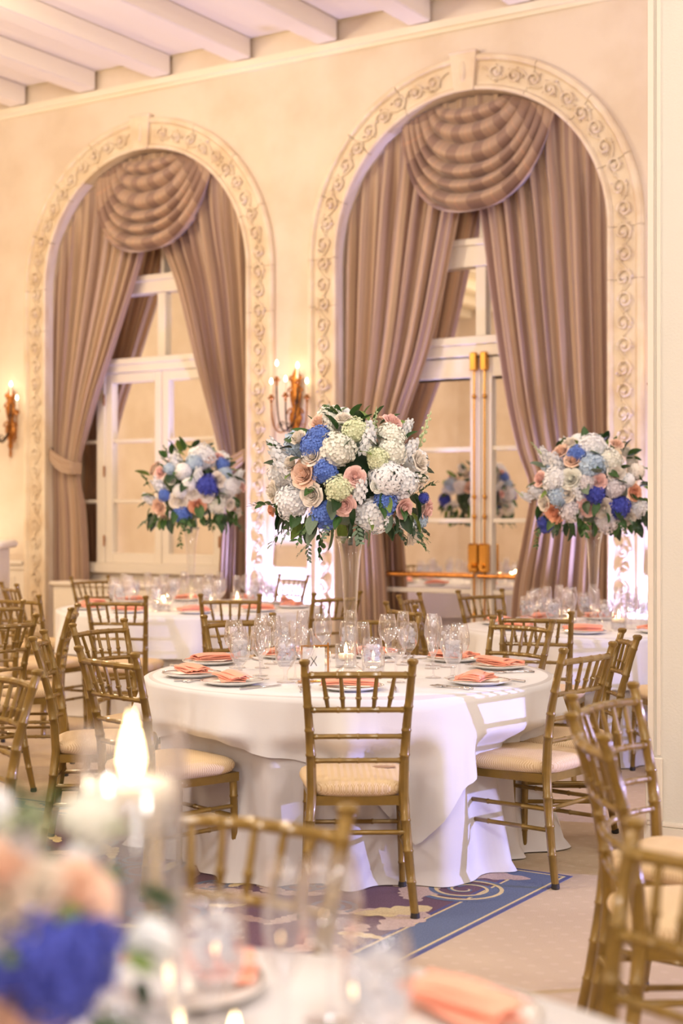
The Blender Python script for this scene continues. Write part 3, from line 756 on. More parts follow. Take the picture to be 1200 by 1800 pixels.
# ================================================================== TABLES
def per_noise(seed, ks):
    r = random.Random(seed); c = [(k, r.uniform(.5, 1)/(1+.1*k), r.uniform(0, 6.28)) for k in ks]
    s = sum(a for _, a, _ in c)
    return lambda p: sum(a*sin(k*p+q) for k, a, q in c)/s*1.6
def interp_ang(pts, deg):
    pts = sorted((a % 360, b) for a, b in pts); deg %= 360
    ext = [(pts[-1][0]-360, pts[-1][1])]+pts+[(pts[0][0]+360, pts[0][1])]
    for (a, p), (b, q) in zip(ext, ext[1:]):
        if a <= deg <= b: t = (deg-a)/(b-a); return lerp(p, q, t)
def sst(a, b, x): t = max(0, min(1, (x-a)/(b-a))); return t*t*(3-2*t)
def press(c, p, rr, z):
    """cloth pushed in where a chair seat leans against it"""
    if z > .60: return rr
    kz = 1-sst(.51, .60, z)
    for ox, oy, fx, fy in SEATS:
        if abs(ox-c[0]) > 1.6 or abs(oy-c[1]) > 1.6: continue
        dx, dy = c[0]+rr*cos(p)-ox, c[1]+rr*sin(p)-oy
        ly = dx*fx+dy*fy; lx = dx*fy-dy*fx
        if ly > .25 or ly < -.6: continue
        kx = 1-sst(.24, .36, abs(lx))
        den = -(cos(p)*fx+sin(p)*fy)
        if kx <= 0 or den < .2: continue
        rr -= kx*kz*min(.13, (.25-ly)/den)*(1 if z > .40 else .45+.55*z/.40)
    return rr
def make_table(c, r, seed, drops, names, low_label, top_label, tlabel):
    root = tag(empty('round_table', (c[0], c[1], 0)), tlabel, 'table', 'round banquet tables')
    put('tabletop', M().add(lathe([(r-.01, .725), (r, .73), (r, .745), (r-.01, .748)], 64)), mat('plywood', (150, 110, 70), .6), root)
    for a in range(4):
        x, y = .5*r*cos(a*pi/2+.4), .5*r*sin(a*pi/2+.4)
        put('leg', M().add(tube([(x, y, .0), (x, y, .726)], .014, 8)), dark, root)
    nz = per_noise(seed, [7, 9, 13, 17, 22, 27]); n2 = per_noise(seed+1, [11, 16, 24, 31])
    N = 260
    prof = [0, .5, .9, .985]
    def under(s, t):
        p = 2*pi*s; k = t*1.0
        if k < .15: q = k/.15; return (c[0]+(r+.004)*q*cos(p), c[1]+(r+.004)*q*sin(p), .7535)
        q = (k-.15)/.85; z = lerp(.7535, .006, q)
        z = z-.0 if q > .03 else .7535-.004*q/.03
        rr = r+.006+.0*q+.11*min(1, q*1.5)*max(-.6, nz(p))*(.3+.7*q)+.022*n2(p)*q
        if q > .97: rr += .02
        rr = press(c, p, rr, z)
        return (c[0]+rr*cos(p), c[1]+rr*sin(p), z)
    o = put('tablecloth', M().add(grid(under, N, 26, True)), cloth_low, smooth=True)
    tag(o, low_label, 'tablecloth', 'floor-length white tablecloths')
    if drops:
        def over(s, t):
            p = 2*pi*s
            if t < .3: q = t/.3; return (c[0]+(r+.010)*q*cos(p), c[1]+(r+.010)*q*sin(p), .7565)
            q = (t-.3)/.7; D = interp_ang(drops, math.degrees(p)); h = q*D
            z = .7565-h+.004*min(1, h*50)*0
            gz = .06*(h/.75)**.8*1.0; ww = min(1, h*1.6/.75*1.5)
            hq = h/.75; rr = r+.024+.010*hq+.085*min(1, hq*3.5)*max(-.7, nz(p))*(.45+.55*hq)+.022*n2(p)*hq+.016*q+.03*q*max(0, n2(p*1.0+1.3))*min(1, h*4)
            rr = press(c, p, rr-.012, z)+.012
            return (c[0]+rr*cos(p), c[1]+rr*sin(p), z)
        o = put('tablecloth', M().add(grid(over, N, 22, True)), cloth_top, smooth=True)
        tag(o, top_label, 'tablecloth', 'white overlay cloths')
make_table(T1, .895, 11, [(-73, .60), (-62, .37), (-54, .31), (-30, .28), (0, .27), (30, .45), (60, .26), (107, .5), (150, .22), (200, .26), (215, .19), (233, .20), (252, .25), (262, .29), (275, .40)], None,
           'floor-length white under-cloth of the centre table', 'white overlay cloth with hanging corners on the centre table', 'round centre table hidden under white cloths')
make_table(T2, 1.0, 23, [(a, .30 if a % 90 else .6) for a in range(30, 390, 45)], None,
           'floor-length white under-cloth of the left rear table', 'white overlay cloth on the left rear table', 'round table at the left rear hidden under white cloths')
make_table(T3, .83, 37, [(a, .30 if a % 90 else .55) for a in range(10, 370, 45)], None,
           'floor-length white under-cloth of the right rear table', 'white overlay cloth on the right rear table', 'round table at the right rear hidden under white cloths')
make_table(TF, .90, 41, None, None, 'blurred white cloth of the front table at the bottom edge', '', 'front table under the blurred white cloth')
ZT = .7572; ZF = .7545

# ------------------------------------------------------------------ tableware prototypes (built at the origin)
def glass_mesh(kind):
    if kind == 'flute':
        out = [(.0, .0), (.030, .001), (.030, .003), (.006, .008), (.004, .02), (.004, .075), (.008, .085), (.020, .11), (.026, .15), (.025, .19), (.022, .225)]
    elif kind == 'wine':
        out = [(.0, .0), (.034, .001), (.034, .003), (.007, .008), (.0045, .02), (.0045, .075), (.010, .085), (.032, .105), (.040, .13), (.038, .165), (.031, .205)]
    else:
        out = [(.0, .0), (.034, .001), (.034, .003), (.010, .010), (.007, .025), (.010, .045), (.026, .062), (.037, .085), (.040, .115), (.037, .150), (.034, .172)]
    th = .0012
    i0 = next(i for i, p in enumerate(out) if p[1] > .07 and kind != 'goblet' or p[1] > .055)
    inner = [(max(.0, p[0]-th), p[1]) for p in out[i0:]][::-1]
    return M().add(open_lathe(out+[(out[-1][0]-th*.5, out[-1][1]+.0006)]+inner+[(0, out[i0][1]+.002)], 28)).mesh(kind, tglass, True)
GM = {k: glass_mesh(k) for k in ('flute', 'wine', 'goblet')}
watm = M().add(lathe([(.0, .066), (.022, .066), (.0345, .086), (.0375, .115), (.036, .135), (.0, .1352)], 24)).mesh('water', water_m, True)
icem = M()
for i in range(13):
    a = i*1.1; mx = Matrix.Translation((.020*cos(a), .020*sin(a), .095+.0145*(i % 4))) @ Euler((a, a*2, a*.5)).to_matrix().to_4x4()
    icem.add(box(-.010, -.009, -.009, .010, .009, .009, .003), mx)
icem = icem.mesh('ice', ice_m, 'auto')
platem = M().add(lathe([(0, .004), (.075, .004), (.08, .0), (.085, .001), (.132, .016), (.134, .019), (.131, .0195), (.088, .008), (.08, .0065), (.0, .0065)], 48)).mesh('plate', china, True)
rimm = M().add(lathe([(.124, .0178), (.127, .0186), (.130, .0196), (.127, .0192)], 48, True)).mesh('rim_band', silver, True)
def napkin_mesh(var):
    r = random.Random(var); m = M()
    # folded pouch: stacked tapered layers with rolled fold edges
    L = .20; wd = .10
    for k in range(4):
        z0 = .0015+k*.0048; tw = r.uniform(-.12, .12) + (k-1.5)*.07; sh = r.uniform(-.012, .012)+k*.006
        def f(s, t, k=k, z0=z0, sh=sh):
            x = (s-.5)*L*(1-.06*k); e = (t-.5)*wd*(1-.10*k)*(1.0-.35*s*(1 if k % 2 else .5))
            z = z0+.008*sin(pi*s)*(k/3)+.003*sin(5*s+var)+.003*sin(pi*t)*(1+k*.6)
            return (x+sh, e+sh*.5, z)
        mx = Matrix.Rotation(tw, 4, 'Z'); m.add(solid_grid(f, 12, 7, .0032), mx)
    for s in (-1, 1):
        m.add(tube([(-L*.48+L*.95*i/8, s*wd*.40*(1-.30*i/8)+.003, .012+.006*sin(pi*i/8)) for i in range(9)], [.0072-.003*i/8 for i in range(9)], 7))
    return m.mesh('napkin', napkin_m, 'auto')
NM = [napkin_mesh(i) for i in range(4)]
cardm = M().add(box(-.048, -.085, .0, .048, .085, .0008)).mesh('menu_card', card_m, False)
def fork_mesh():
    m = M().add(tube([(0, -.10, .004), (0, -.05, .006), (0, .0, .004), (0, .04, .005)], [.005, .0035, .003, .004], 6))
    for i in range(4): x = (i-1.5)*.006; m.add(tube([(x*.4, .035, .005), (x, .05, .004), (x, .09, .007)], [.0028, .0022, .0012], 5))
    return m.mesh('fork', silver, True)
def knife_mesh():
    m = M().add(tube([(0, -.11, .005), (0, -.06, .006), (0, 0, .005)], [.005, .0055, .004], 8))
    m.add(box(-.007, 0, .003, .008, .11, .0052, .0008)); return m.mesh('knife', silver, 'auto')
FM, KM = fork_mesh(), knife_mesh()
HOURS = ['twelve', 'one', 'two', 'three', 'four', 'five', 'six', 'seven', 'eight', 'nine', 'ten', 'eleven']
def clock(deg): return HOURS[int(round((90-deg)/30.0)) % 12]
def place(c, r, deg, zt, tname, hour, full=True, glasses=('goblet', 'wine', 'flute'), nap=0, rnd=random):
    a = math.radians(deg); er = Vector((cos(a), sin(a), 0)); et = Vector((-sin(a), cos(a), 0))
    base = Vector((c[0], c[1], zt))
    def P(rr, tt): return base+er*rr+et*tt
    rz = a+pi/2                                    # local -y... facing the chair
    at = "%s o'clock seat of the %s" % (hour, tname)
    p = link('plate', platem, None, P(r, 0)); tag(p, 'white rimmed dinner plate at the '+at, 'plate', 'plates on the '+tname); link('rim_band', rimm, p)
    ang = rnd.uniform(-.5, .5)
    if full:
        cd = link('menu_card', cardm, None, P(r-.0, .01)+Vector((0, 0, .0205)), (0, 0, rz+.25)); tag(cd, 'small white menu card under the napkin at the '+at, 'card', 'menu cards on the '+tname)
    n = link('napkin', NM[nap % 4], None, P(r, -.01)+Vector((0, 0, .0222)), (0, 0, rz+ang)); n.scale = (1.15, 1.2, 1.1); tag(n, 'folded coral napkin on the plate at the '+at, 'napkin', 'coral napkins on the '+tname)
    if full:
        f = link('fork', FM, None, P(r, -.175), (0, 0, rz)); tag(f, 'silver fork beside the plate at the '+at, 'cutlery', 'forks on the '+tname)
        f = link('fork', FM, None, P(r, -.205), (0, 0, rz+.03)); tag(f, 'silver outer fork at the '+at, 'cutlery', 'forks on the '+tname)
        f = link('knife', KM, None, P(r, .175), (0, 0, rz)); tag(f, 'silver knife beside the plate at the '+at, 'cutlery', 'knives on the '+tname)
    off = {'goblet': (-.20, .10), 'wine': (-.25, .19), 'flute': (-.30, .05)}
    for g in glasses:
        dr, dt = off[g]; q = P(r+dr+rnd.uniform(-.015, .015), dt+rnd.uniform(-.015, .015))
        nm = {'goblet': 'water_goblet', 'wine': 'wine_glass', 'flute': 'champagne_flute'}[g]
        o = link(nm, GM[g], None, q, (0, 0, rnd.uniform(0, 6))); o.scale = (1.14, 1.14, 1.12)
        tag(o, {'goblet': 'stemmed goblet of iced water', 'wine': 'empty wine glass', 'flute': 'empty champagne flute'}[g]+' at the '+at, 'glass', 'glasses on the '+tname)
        if g == 'goblet': link('water', watm, o); link('ice', icem, o)
rp = random.Random(9)
for i, (d, r, h) in enumerate([(270, .68, 'six'), (225, .70, 'seven'), (196, .72, 'eight'), (152, .75, 'ten'), (116, .72, 'eleven'), (81, .70, 'twelve'), (44, .70, 'one'), (12, .70, 'three'), (318, .72, 'four')]):
    place(T1, r, d, ZT, 'centre table', h, True, nap=i, rnd=rp)
for i in range(10):
    d = 270+36*i+8; place(T2, .80, d, ZT, 'left rear table', {5: 'twelve'}.get(i, clock(d)), False, nap=i, rnd=rp)
for i in range(8):
    d = 255+45*i; place(T3, .60, d, ZT, 'right rear table', clock(d), False, nap=i+1, rnd=rp)

# front table, placed by eye
def thing_at(nm, me, loc, rz, label, cat, group=None): return tag(link(nm, me, None, loc, (0, 0, rz)), label, cat, group)
for x, y, rz, lab in ((-.245, 2.20, .15, 'left'), (.150, 2.06, -.85, 'right')):
    p = thing_at('plate', platem, (x, y, ZF), 0, 'blurred white plate at the %s of the front table' % lab, 'plate', 'plates on the front table'); link('rim_band', rimm, p)
    thing_at('napkin', NM[1], (x+.01, y+.02, ZF+.0222), rz, 'blurred coral napkin on the %s plate of the front table' % lab, 'napkin', 'coral napkins on the front table')
thing_at('menu_card', cardm, (-.27, 2.13, ZF+.045), .5, 'blurred white card lying on the front table\'s left napkin', 'card')
for k, x, y, lab in (('goblet', -.175, 2.02, 'blurred water goblet at the left of the front table'), ('goblet', .045, 1.84, 'blurred water goblet right of the middle on the front table'),
                     ('flute', -.075, 1.96, 'blurred champagne flute nearest the gold chair back on the front table'), ('wine', -.015, 2.08, 'blurred empty wine glass on the front table behind the right goblet')):
    nm = {'goblet': 'water_goblet', 'wine': 'wine_glass', 'flute': 'champagne_flute'}[k]
    o = thing_at(nm, GM[k], (x, y, ZF), 0, lab, 'glass', 'glasses on the front table'); o.scale = (1.14, 1.14, 1.12)
    if k == 'goblet': link('water', watm, o); link('ice', icem, o)

# ------------------------------------------------------------------ candles
def candle(x, y, z, label, r=.05, h=.11, water=.045, power=1.2, wr=None, floating=True):
    wr = wr or r*.72
    root = tag(empty('candle_holder', (x, y, z)), label, 'candle', 'glass candle holders')
    g = M().add(open_lathe([(0, .0), (r-.002, .0), (r, .004), (r, h), (r-.0015, h+.001), (r-.003, h), (r-.003, .008), (0, .008)], 32))
    put('glass_cylinder', g, tglass, root, smooth=True)
    if floating:
        put('water', M().add(lathe([(0, .009), (r-.0035, .009), (r-.0035, water), (0, water)], 28)), water_m, root, smooth=True)
        zw = water-.008
    else: zw = .009
    cd = put('floating_candle', M().add(lathe([(0, zw), (wr*.75, zw-(.030 if r > .055 else 0)), (wr, zw+.0), (wr*.98, zw+.022), (wr*.9, zw+.027), (wr*.3, zw+.022), (0, zw+.021)], 28)), wax, root, smooth=True)
    put('wick', M().add(tube([(0, 0, zw+.02), (0, 0, zw+.032)], .0012, 5)), dark, cd)
    k = 1.0 if r < .055 else 1.5
    put('flame', M().add(lathe([(0, 0), (.006*k, .006*k), (.009*k, .016*k), (.007*k, .030*k), (.003*k, .044*k), (0, .056*k)], 12, c=(0, 0, zw+.027))), flame_m, cd, smooth=True)
    lamp('POINT', (x, y, z+zw+.06), (1, .62, .28), power, .012, name='candle_light')
candle(.14, 6.50, ZT, 'floating candle in clear glass on the centre table, right of the vase')
candle(-.10, 6.60, ZT, 'candle in clear glass on the centre table, behind the table number', h=.10)
candle(.02, 6.86, ZT, 'candle in clear glass on the far side of the centre vase')
candle(1.72, 9.18, ZT, 'floating candle on the right rear table, right of its vase', power=1.5)
candle(1.42, 9.25, ZT, 'candle on the right rear table, left of its vase')
candle(-1.38, 11.15, ZT, 'candle on the left rear table, left of its vase', power=3.5)
candle(-.98, 11.1, ZT, 'candle on the left rear table, right of its vase', power=3.5)
candle(-1.30, 10.85, ZT, 'nearest candle on the left rear table', power=2)
candle(-.80, 11.35, ZT, 'rightmost candle on the left rear table', power=2)
candle(-.130, 1.80, ZF, 'blurred low candle at the bottom centre on the front table', r=.035, h=.06, water=.03, power=.3)
candle(-.250, 1.76, ZF, 'large blurred floating candle in a tall glass at lower left', r=.064, h=.455, water=.375, power=1.2, wr=.054)

# table number in a gold stand
t = tag(empty('table_number_stand', (-.115, 6.27, ZT), .25), 'white table number card in a thin gold frame on the centre table', 'sign')
put('card', M().add(box(-.05, -.001, .012, .045, .001, .145)), card_m, t, smooth=False)
fr = M()
for q in (box(-.058, -.004, 0, .062, .004, .006), box(-.058, -.004, 0, -.053, .004, .150), box(.057, -.004, .0, .062, .004, .165), box(-.058, -.004, .150, .062, .004, .156)): fr.add(q)
fr.add(box(-.07, -.02, 0, .07, .02, .006, .002)); put('frame', fr, brass, t)
cv = M(); ink = mat('ink', (70, 66, 76), .7)
for s in (-1, 1): cv.add(tube([(-.003+s*.012*abs(z_-.088)/.02+s*.001, -.0022, z_) for z_ in (.068, .078, .088, .098, .108)], .0014, 5))
put('number_mark', cv, ink, t)

# ------------------------------------------------------------------ vases
def vase(x, y, z, label):
    th = .004
    out = [(.0, .0), (.062, .0), (.064, .006), (.050, .014), (.030, .03), (.024, .06), (.0255, .14), (.030, .28), (.037, .42), (.045, .52), (.056, .585), (.068, .61)]
    inn = [(.065, .611), (.053, .587), (.041, .52), (.033, .42), (.0265, .28), (.0225, .14), (.020, .07), (.0, .06)]
    o = put('trumpet_vase', M().add(open_lathe(out+inn, 32)), vglass, None, (x, y, z), smooth=True)
    return tag(o, label, 'vase', 'tall trumpet vases')
vase(*T1, ZT, 'tall clear trumpet vase on the centre table'); vase(*T2, ZT, 'tall clear trumpet vase on the left rear table'); vase(*T3, ZT, 'tall clear trumpet vase on the right rear table')
b = put('flower_bowl', M().add(open_lathe([(0, 0), (.06, 0), (.075, .03), (.08, .10), (.07, .16), (.067, .16), (.076, .10), (.071, .034), (0, .01)], 32)), vglass, None, (-.33, 1.50, ZF), smooth=True)
tag(b, 'low glass bowl holding the blurred front flowers', 'vase')

# ================================================================== FLOWERS  (unit radius meshes, facing +Z)
def floret(m, p, nrm, size, rnd, np_=4):
    nrm = nrm.normalized(); t = nrm.orthogonal().normalized(); b = nrm.cross(t); a0 = rnd.uniform(0, 6.28)
    for k in range(np_):
        a = a0+k*2*pi/np_; d = t*cos(a)+b*sin(a); e = nrm.cross(d)
        tip = p+d*size+nrm*size*rnd.uniform(.0, .35)
        m.add(([p-nrm*size*.1, p+d*size*.50+e*size*.52+nrm*size*.16, p+d*size*.92+e*size*.30+(tip-p-d*size)*.8, p+d*size*.92-e*size*.30+(tip-p-d*size)*.8, p+d*size*.50-e*size*.52+nrm*size*.16], [(0, 1, 2, 3, 4)]))
def hydrangea(seed):
    r = random.Random(seed); m = M(); n = 250
    m.add(sphere((0, 0, -.05), .84, .84, .76, 14, 9))
    for i in range(n):
        z = 1-1.75*(i+.5)/n; a = i*2.39996; q = sqrt(max(0, 1-z*z)); nn = Vector((q*cos(a), q*sin(a), z))
        k = 1+.10*sin(3*a+seed)+r.uniform(-.07, .07)
        floret(m, Vector((nn.x*.90*k, nn.y*.90*k, nn.z*.82*k)), nn+1.7*Vector((r.uniform(-.3, .3), r.uniform(-.3, .3), r.uniform(-.3, .3))), .118, r)
    return m
def rose(seed, open_=1.0, ruffle=0):
    r = random.Random(seed); m = M()
    rings = [(.10, 2, .88, .0), (.20, 3, .90, .04), (.31, 3, .91, .08), (.43, 4, .90, .14), (.56, 5, .84, .24), (.72, 5, .70, .40), (.92, 6, .48, .62)]
    for k, (rad, n, h, flare) in enumerate(rings):
        for i in range(n):
            a0 = 2*pi*i/n+k*.7+r.uniform(-.15, .15); span = 2*pi/n*1.45
            hh = h*r.uniform(.92, 1.05)
            def f(s, t, a0=a0, span=span, rad=rad, flare=flare, hh=hh):
                a = a0+(s-.5)*span*(.55+.45*sin(pi*min(1, t*.8+.15)))
                rr = rad*.35+(rad*.75)*t**.6+flare*open_*.55*t**3+.02*sin(6*s+k)
                edge = 1-.22*abs(2*s-1)**2.5
                z = -.45+(hh+.35)*t*edge-(flare*.35*open_)*max(0, t-.75)*3+ruffle*.05*sin(14*s+i)*t
                return (rr*cos(a), rr*sin(a), z)
            m.add(grid(f, 6, 5))
    m.add(sphere((0, 0, .20), .30, .30, .38, 9, 6)); m.add(sphere((0, 0, -.35), .45, .45, .32, 9, 5))
    return m
def peony(seed):
    r = random.Random(seed); m = M(); m.add(sphere((0, 0, -.06), .74, .74, .68, 14, 9))
    for i in range(70):
        z = 1-1.6*(i+.5)/70; a = i*2.39996; q = sqrt(max(0, 1-z*z)); nn = Vector((q*cos(a), q*sin(a), z)); L = r.uniform(.34, .5)
        up = Vector((0, 0, 1)) if abs(nn.z) < .9 else Vector((1, 0, 0)); sd = nn.cross(up).normalized(); upv = sd.cross(nn)
        c0 = nn*.55
        def f(s, t):
            w_ = (s-.5)*L*1.7*sin(pi*(.25+.6*t)); p = c0+upv*(t*L*.9-.1)+nn*(.30*sin(t*pi*.7)+.05*sin(9*s+i)*t)+sd*w_
            p = p-nn*(abs(s-.5)*.3*L); return tuple(p)
        m.add(grid(f, 6, 5))
    return m
def stock(seed):
    r = random.Random(seed); m = M(); m.add(sphere((0, 0, 0), .35, .35, .9, 8, 6))
    for i in range(34):
        z = -1.0+2.0*i/34; a = i*2.4; q = .58*(1-.35*max(0, z)); nn = Vector((cos(a), sin(a), .35))
        p = Vector((cos(a)*q, sin(a)*q, z))
        floret(m, p, nn, .30*(1-.4*max(0, z)), r, 5); floret(m, p+nn*.08, nn+Vector((r.uniform(-.5, .5), r.uniform(-.5, .5), 0)), .2*(1-.4*max(0, z)), r, 5)
    return m
def leafm(w_, fold, curl):
    def f(s, t):
        e = (s-.5)*2; wd = w_*sin(pi*min(.98, t*.92+.04))**.8*(1-.25*t)
        return (e*wd, t, fold*abs(e)*wd-curl*t*t+.02*sin(9*t)*abs(e))
    return M().add(grid(f, 5, 7))
def spray(seed, n=9, L=1.0, w_=.12):
    """trailing sprig: thin stem with paired small leaves, along +Y drooping"""
    r = random.Random(seed); m = M(); pts = [Vector((.08*sin(3*i/12), L*i/12, -.25*(i/12)**2*L)) for i in range(13)]
    m.add(tube(pts, [.010-.006*i/12 for i in range(13)], 5)); lf = leafm(.32, .2, .15)
    for k in range(n):
        p = pts[2+int(10*k/n)]; s = 1 if k % 2 else -1
        mx = Matrix.Translation(p) @ Matrix.Rotation(-s*r.uniform(.5, 1.1), 4, 'Z') @ Matrix.Rotation(r.uniform(-.6, .3), 4, 'X') @ Matrix.Rotation(r.uniform(-.8, .8), 4, 'Y') @ Matrix.Scale(r.uniform(.8, 1.2)*w_*2.0, 4)
        m.add((lf.v, lf.f), mx)
    return m
def budspike(seed):
    m = M(); m.add(tube([(0, 0, 0), (.05, 0, .5), (.02, 0, 1)], [.02, .016, .008], 5)); r = random.Random(seed)
    for i in range(13):
        t = .15+.85*i/13; a = i*2.4; q = .09*(1-t*.6)
        m.add(sphere((q*cos(a)+.03, q*sin(a), t), .05*(1.1-t*.7), .05*(1.1-t*.7), .06*(1.1-t*.6), 6, 5))
    return m
FL = {}
def fm(kind, var, colr):
    key = (kind, var)
    if key not in FL:
        gen = dict(hyd=hydrangea, rose=lambda s: rose(s, 1), bud=lambda s: rose(s, .35), peony=peony, stock=stock)[kind]
        FL[key] = gen(var*13+5)
    k2 = (kind, var, colr)
    if k2 not in FL: FL[k2] = FL[key].mesh(kind, petal(colr), True)
    return FL[k2]
LM = []
for w_, fo, cu, mi in ((.30, .35, .25, 0), (.34, .25, .35, 1), (.38, .3, .2, 0), (.30, .2, .3, 3), (.36, .15, .15, 2), (.30, .3, .3, 1)):
    LM.append(leafm(w_, fo, cu).mesh('leaf', leaf_m[mi], True))
SPM = [spray(i, 9, 1.0, .11).mesh('leafy_sprig', leaf_m[mi], True) for i, mi in enumerate((0, 1, 2, 0))]
BSM = [budspike(i).mesh('bud_spike', mat('bud_green', (190, 206, 160), .6), True) for i in range(2)]
GOLDEN = 2.39996
NAMES = dict(hyd='hydrangea', rose='rose', bud='rose_bud', peony='peony', stock='stock_flower')
LABC = dict(white='white', cream='cream', green='greenish white', blue='blue', deep='deep blue', light='pale blue', grey='grey-white', peach='peach', pink='pink', orange='orange', ivory='ivory')
def look(nrm, roll=0): return (nrm.to_track_quat('Z', 'Y').to_matrix() @ Matrix.Rotation(roll, 3, 'Z')).to_euler()
def arrangement(cx, cy, cz, rx, rz, blooms, label, seed, spikes=(), trails=(), back=24, nleaf=135, rootz=None, under=1.0):
    """blooms: (px, py, pixel radius, kind, colour) read off the photograph, put on the near half of the dome"""
    r = random.Random(seed); c = Vector((cx, cy, cz))
    root = tag(empty('flower_arrangement', (cx, cy, rootz)), label, 'flowers', 'rose and hydrangea arrangements'); off = Vector((cx, cy, rootz))
    core = M().add(sphere((0, 0, cz-rootz), rx*.55, rx*.55, rz*.62, 14, 10)).add(tube([(0, 0, -.03), (0, 0, cz-rootz)], [.010, .02], 8))
    put('foliage_core', core, leaf_m[1], root)
    placed = []
    def add(p, nrm, R, kind, colr):
        o = link(NAMES[kind], fm(kind, r.randint(0, 2), colr), root, p-off, look(nrm, r.uniform(0, 6.28))); o.scale = (R, R, R*(1.25 if kind == 'stock' else 1))
        o['label'] = LABC[colr]+' '+NAMES[kind].replace('_', ' ')
        placed.append((p, R))
    for (px, py, pr, kind, colr) in blooms:
        x = (px-600)/2600; z = (905-py)/2600
        X = x*cy; Z = 1.465+z*cy
        for _ in range(3):
            dx = (X-cx)/rx; dz = (Z-cz)/rz; q = dx*dx+dz*dz
            dep = sqrt(max(.02, 1-q)); y = cy-dep*rx*.86; X = x*y; Z = 1.465+z*y
        nrm = Vector(((X-cx)/rx, -(dep*.9+.15), (Z-cz)/rz+.12)).normalized()
        R = pr/2600*y*1.12
        p = Vector((X, y, Z))-nrm*R*.45
        if kind == 'stock':
            nrm = Vector((nrm.x, -.3, nrm.z+.5)).normalized() if nrm.z > -.3 else Vector((nrm.x, -.6, nrm.z)).normalized()
        add(p, nrm, R, kind, colr)
    kinds = ['hyd']*5+['rose']*3+['stock']*2+['peony']; cols = dict(hyd=['white', 'white', 'deep', 'light', 'cream'], rose=['ivory', 'peach', 'pink'], stock=['white'], peony=['white'])
    for i in range(back):
        a = r.uniform(.12, pi-.12); el = r.uniform(-.45, 1.3)
        nrm = Vector((cos(a)*cos(el), sin(a)*cos(el), sin(el))); k = r.choice(kinds); R = {'hyd': .07, 'rose': .042, 'stock': .05, 'peony': .075}[k]*rx/.37
        add(c+Vector((nrm.x*rx*.84, nrm.y*rx*.84, nrm.z*rz*.84)), nrm, R, k, r.choice(cols[k]))
    for i in range(nleaf):
        low = i > nleaf*.52
        a = i*GOLDEN; el = r.uniform(-.75, -.25) if low else r.uniform(-.3, 1.4)
        nrm = Vector((cos(a)*cos(el), sin(a)*cos(el), sin(el))); k = .93 if low else (.88 if el < .5 else .82)
        p = c+Vector((nrm.x*rx*k*.92, nrm.y*rx*k*.92, nrm.z*rz*k))
        L = r.uniform(.065, .105)*rx/.37
        d = (nrm+Vector((r.uniform(-.6, .6), r.uniform(-.6, .6), r.uniform(-.7, .4) - (.7 if low else 0)))).normalized()
        o = link('leaf', LM[r.choice([0, 0, 1, 1, 2, 3, 4, 5])], root, p-off, (d.to_track_quat('Y', 'Z').to_matrix() @ Matrix.Rotation(r.uniform(-.9, .9), 3, 'Y')).to_euler()); o.scale = (L, L, L)
    for i in range(14):
        a = i*2*pi/14+r.uniform(-.2, .2); d = Vector((cos(a), sin(a), r.uniform(-.9, -.3))).normalized(); L = r.uniform(.10, .16)*rx/.37
        o = link('leafy_sprig', SPM[r.randint(0, 3)], root, c+Vector((cos(a)*rx*.72, sin(a)*rx*.72, -rz*.55))-off, d.to_track_quat('Y', 'Z').to_euler()); o.scale = (L, L, L)
    def wpt(px, py, y): return Vector(((px-600)/2600*y, y, 1.465+(905-py)/2600*y))
    for (x0, y0, x1, y1, kind) in spikes:
        a, b_ = wpt(x0, y0, cy-.10), wpt(x1, y1, cy-.12); L = (b_-a).length
        o = link('bud_spike' if kind == 'b' else 'leafy_sprig', BSM[0] if kind == 'b' else SPM[0 if kind == 'g' else 2], root, a-off, (b_-a).to_track_quat('Z' if kind == 'b' else 'Y', 'Y' if kind == 'b' else 'Z').to_euler()); o.scale = (L, L, L)
    return root
def conv(lst, s, ox, oy): return [(ox+x/s, oy+y/s, q/s, k, c_) for x, y, q, k, c_ in lst]
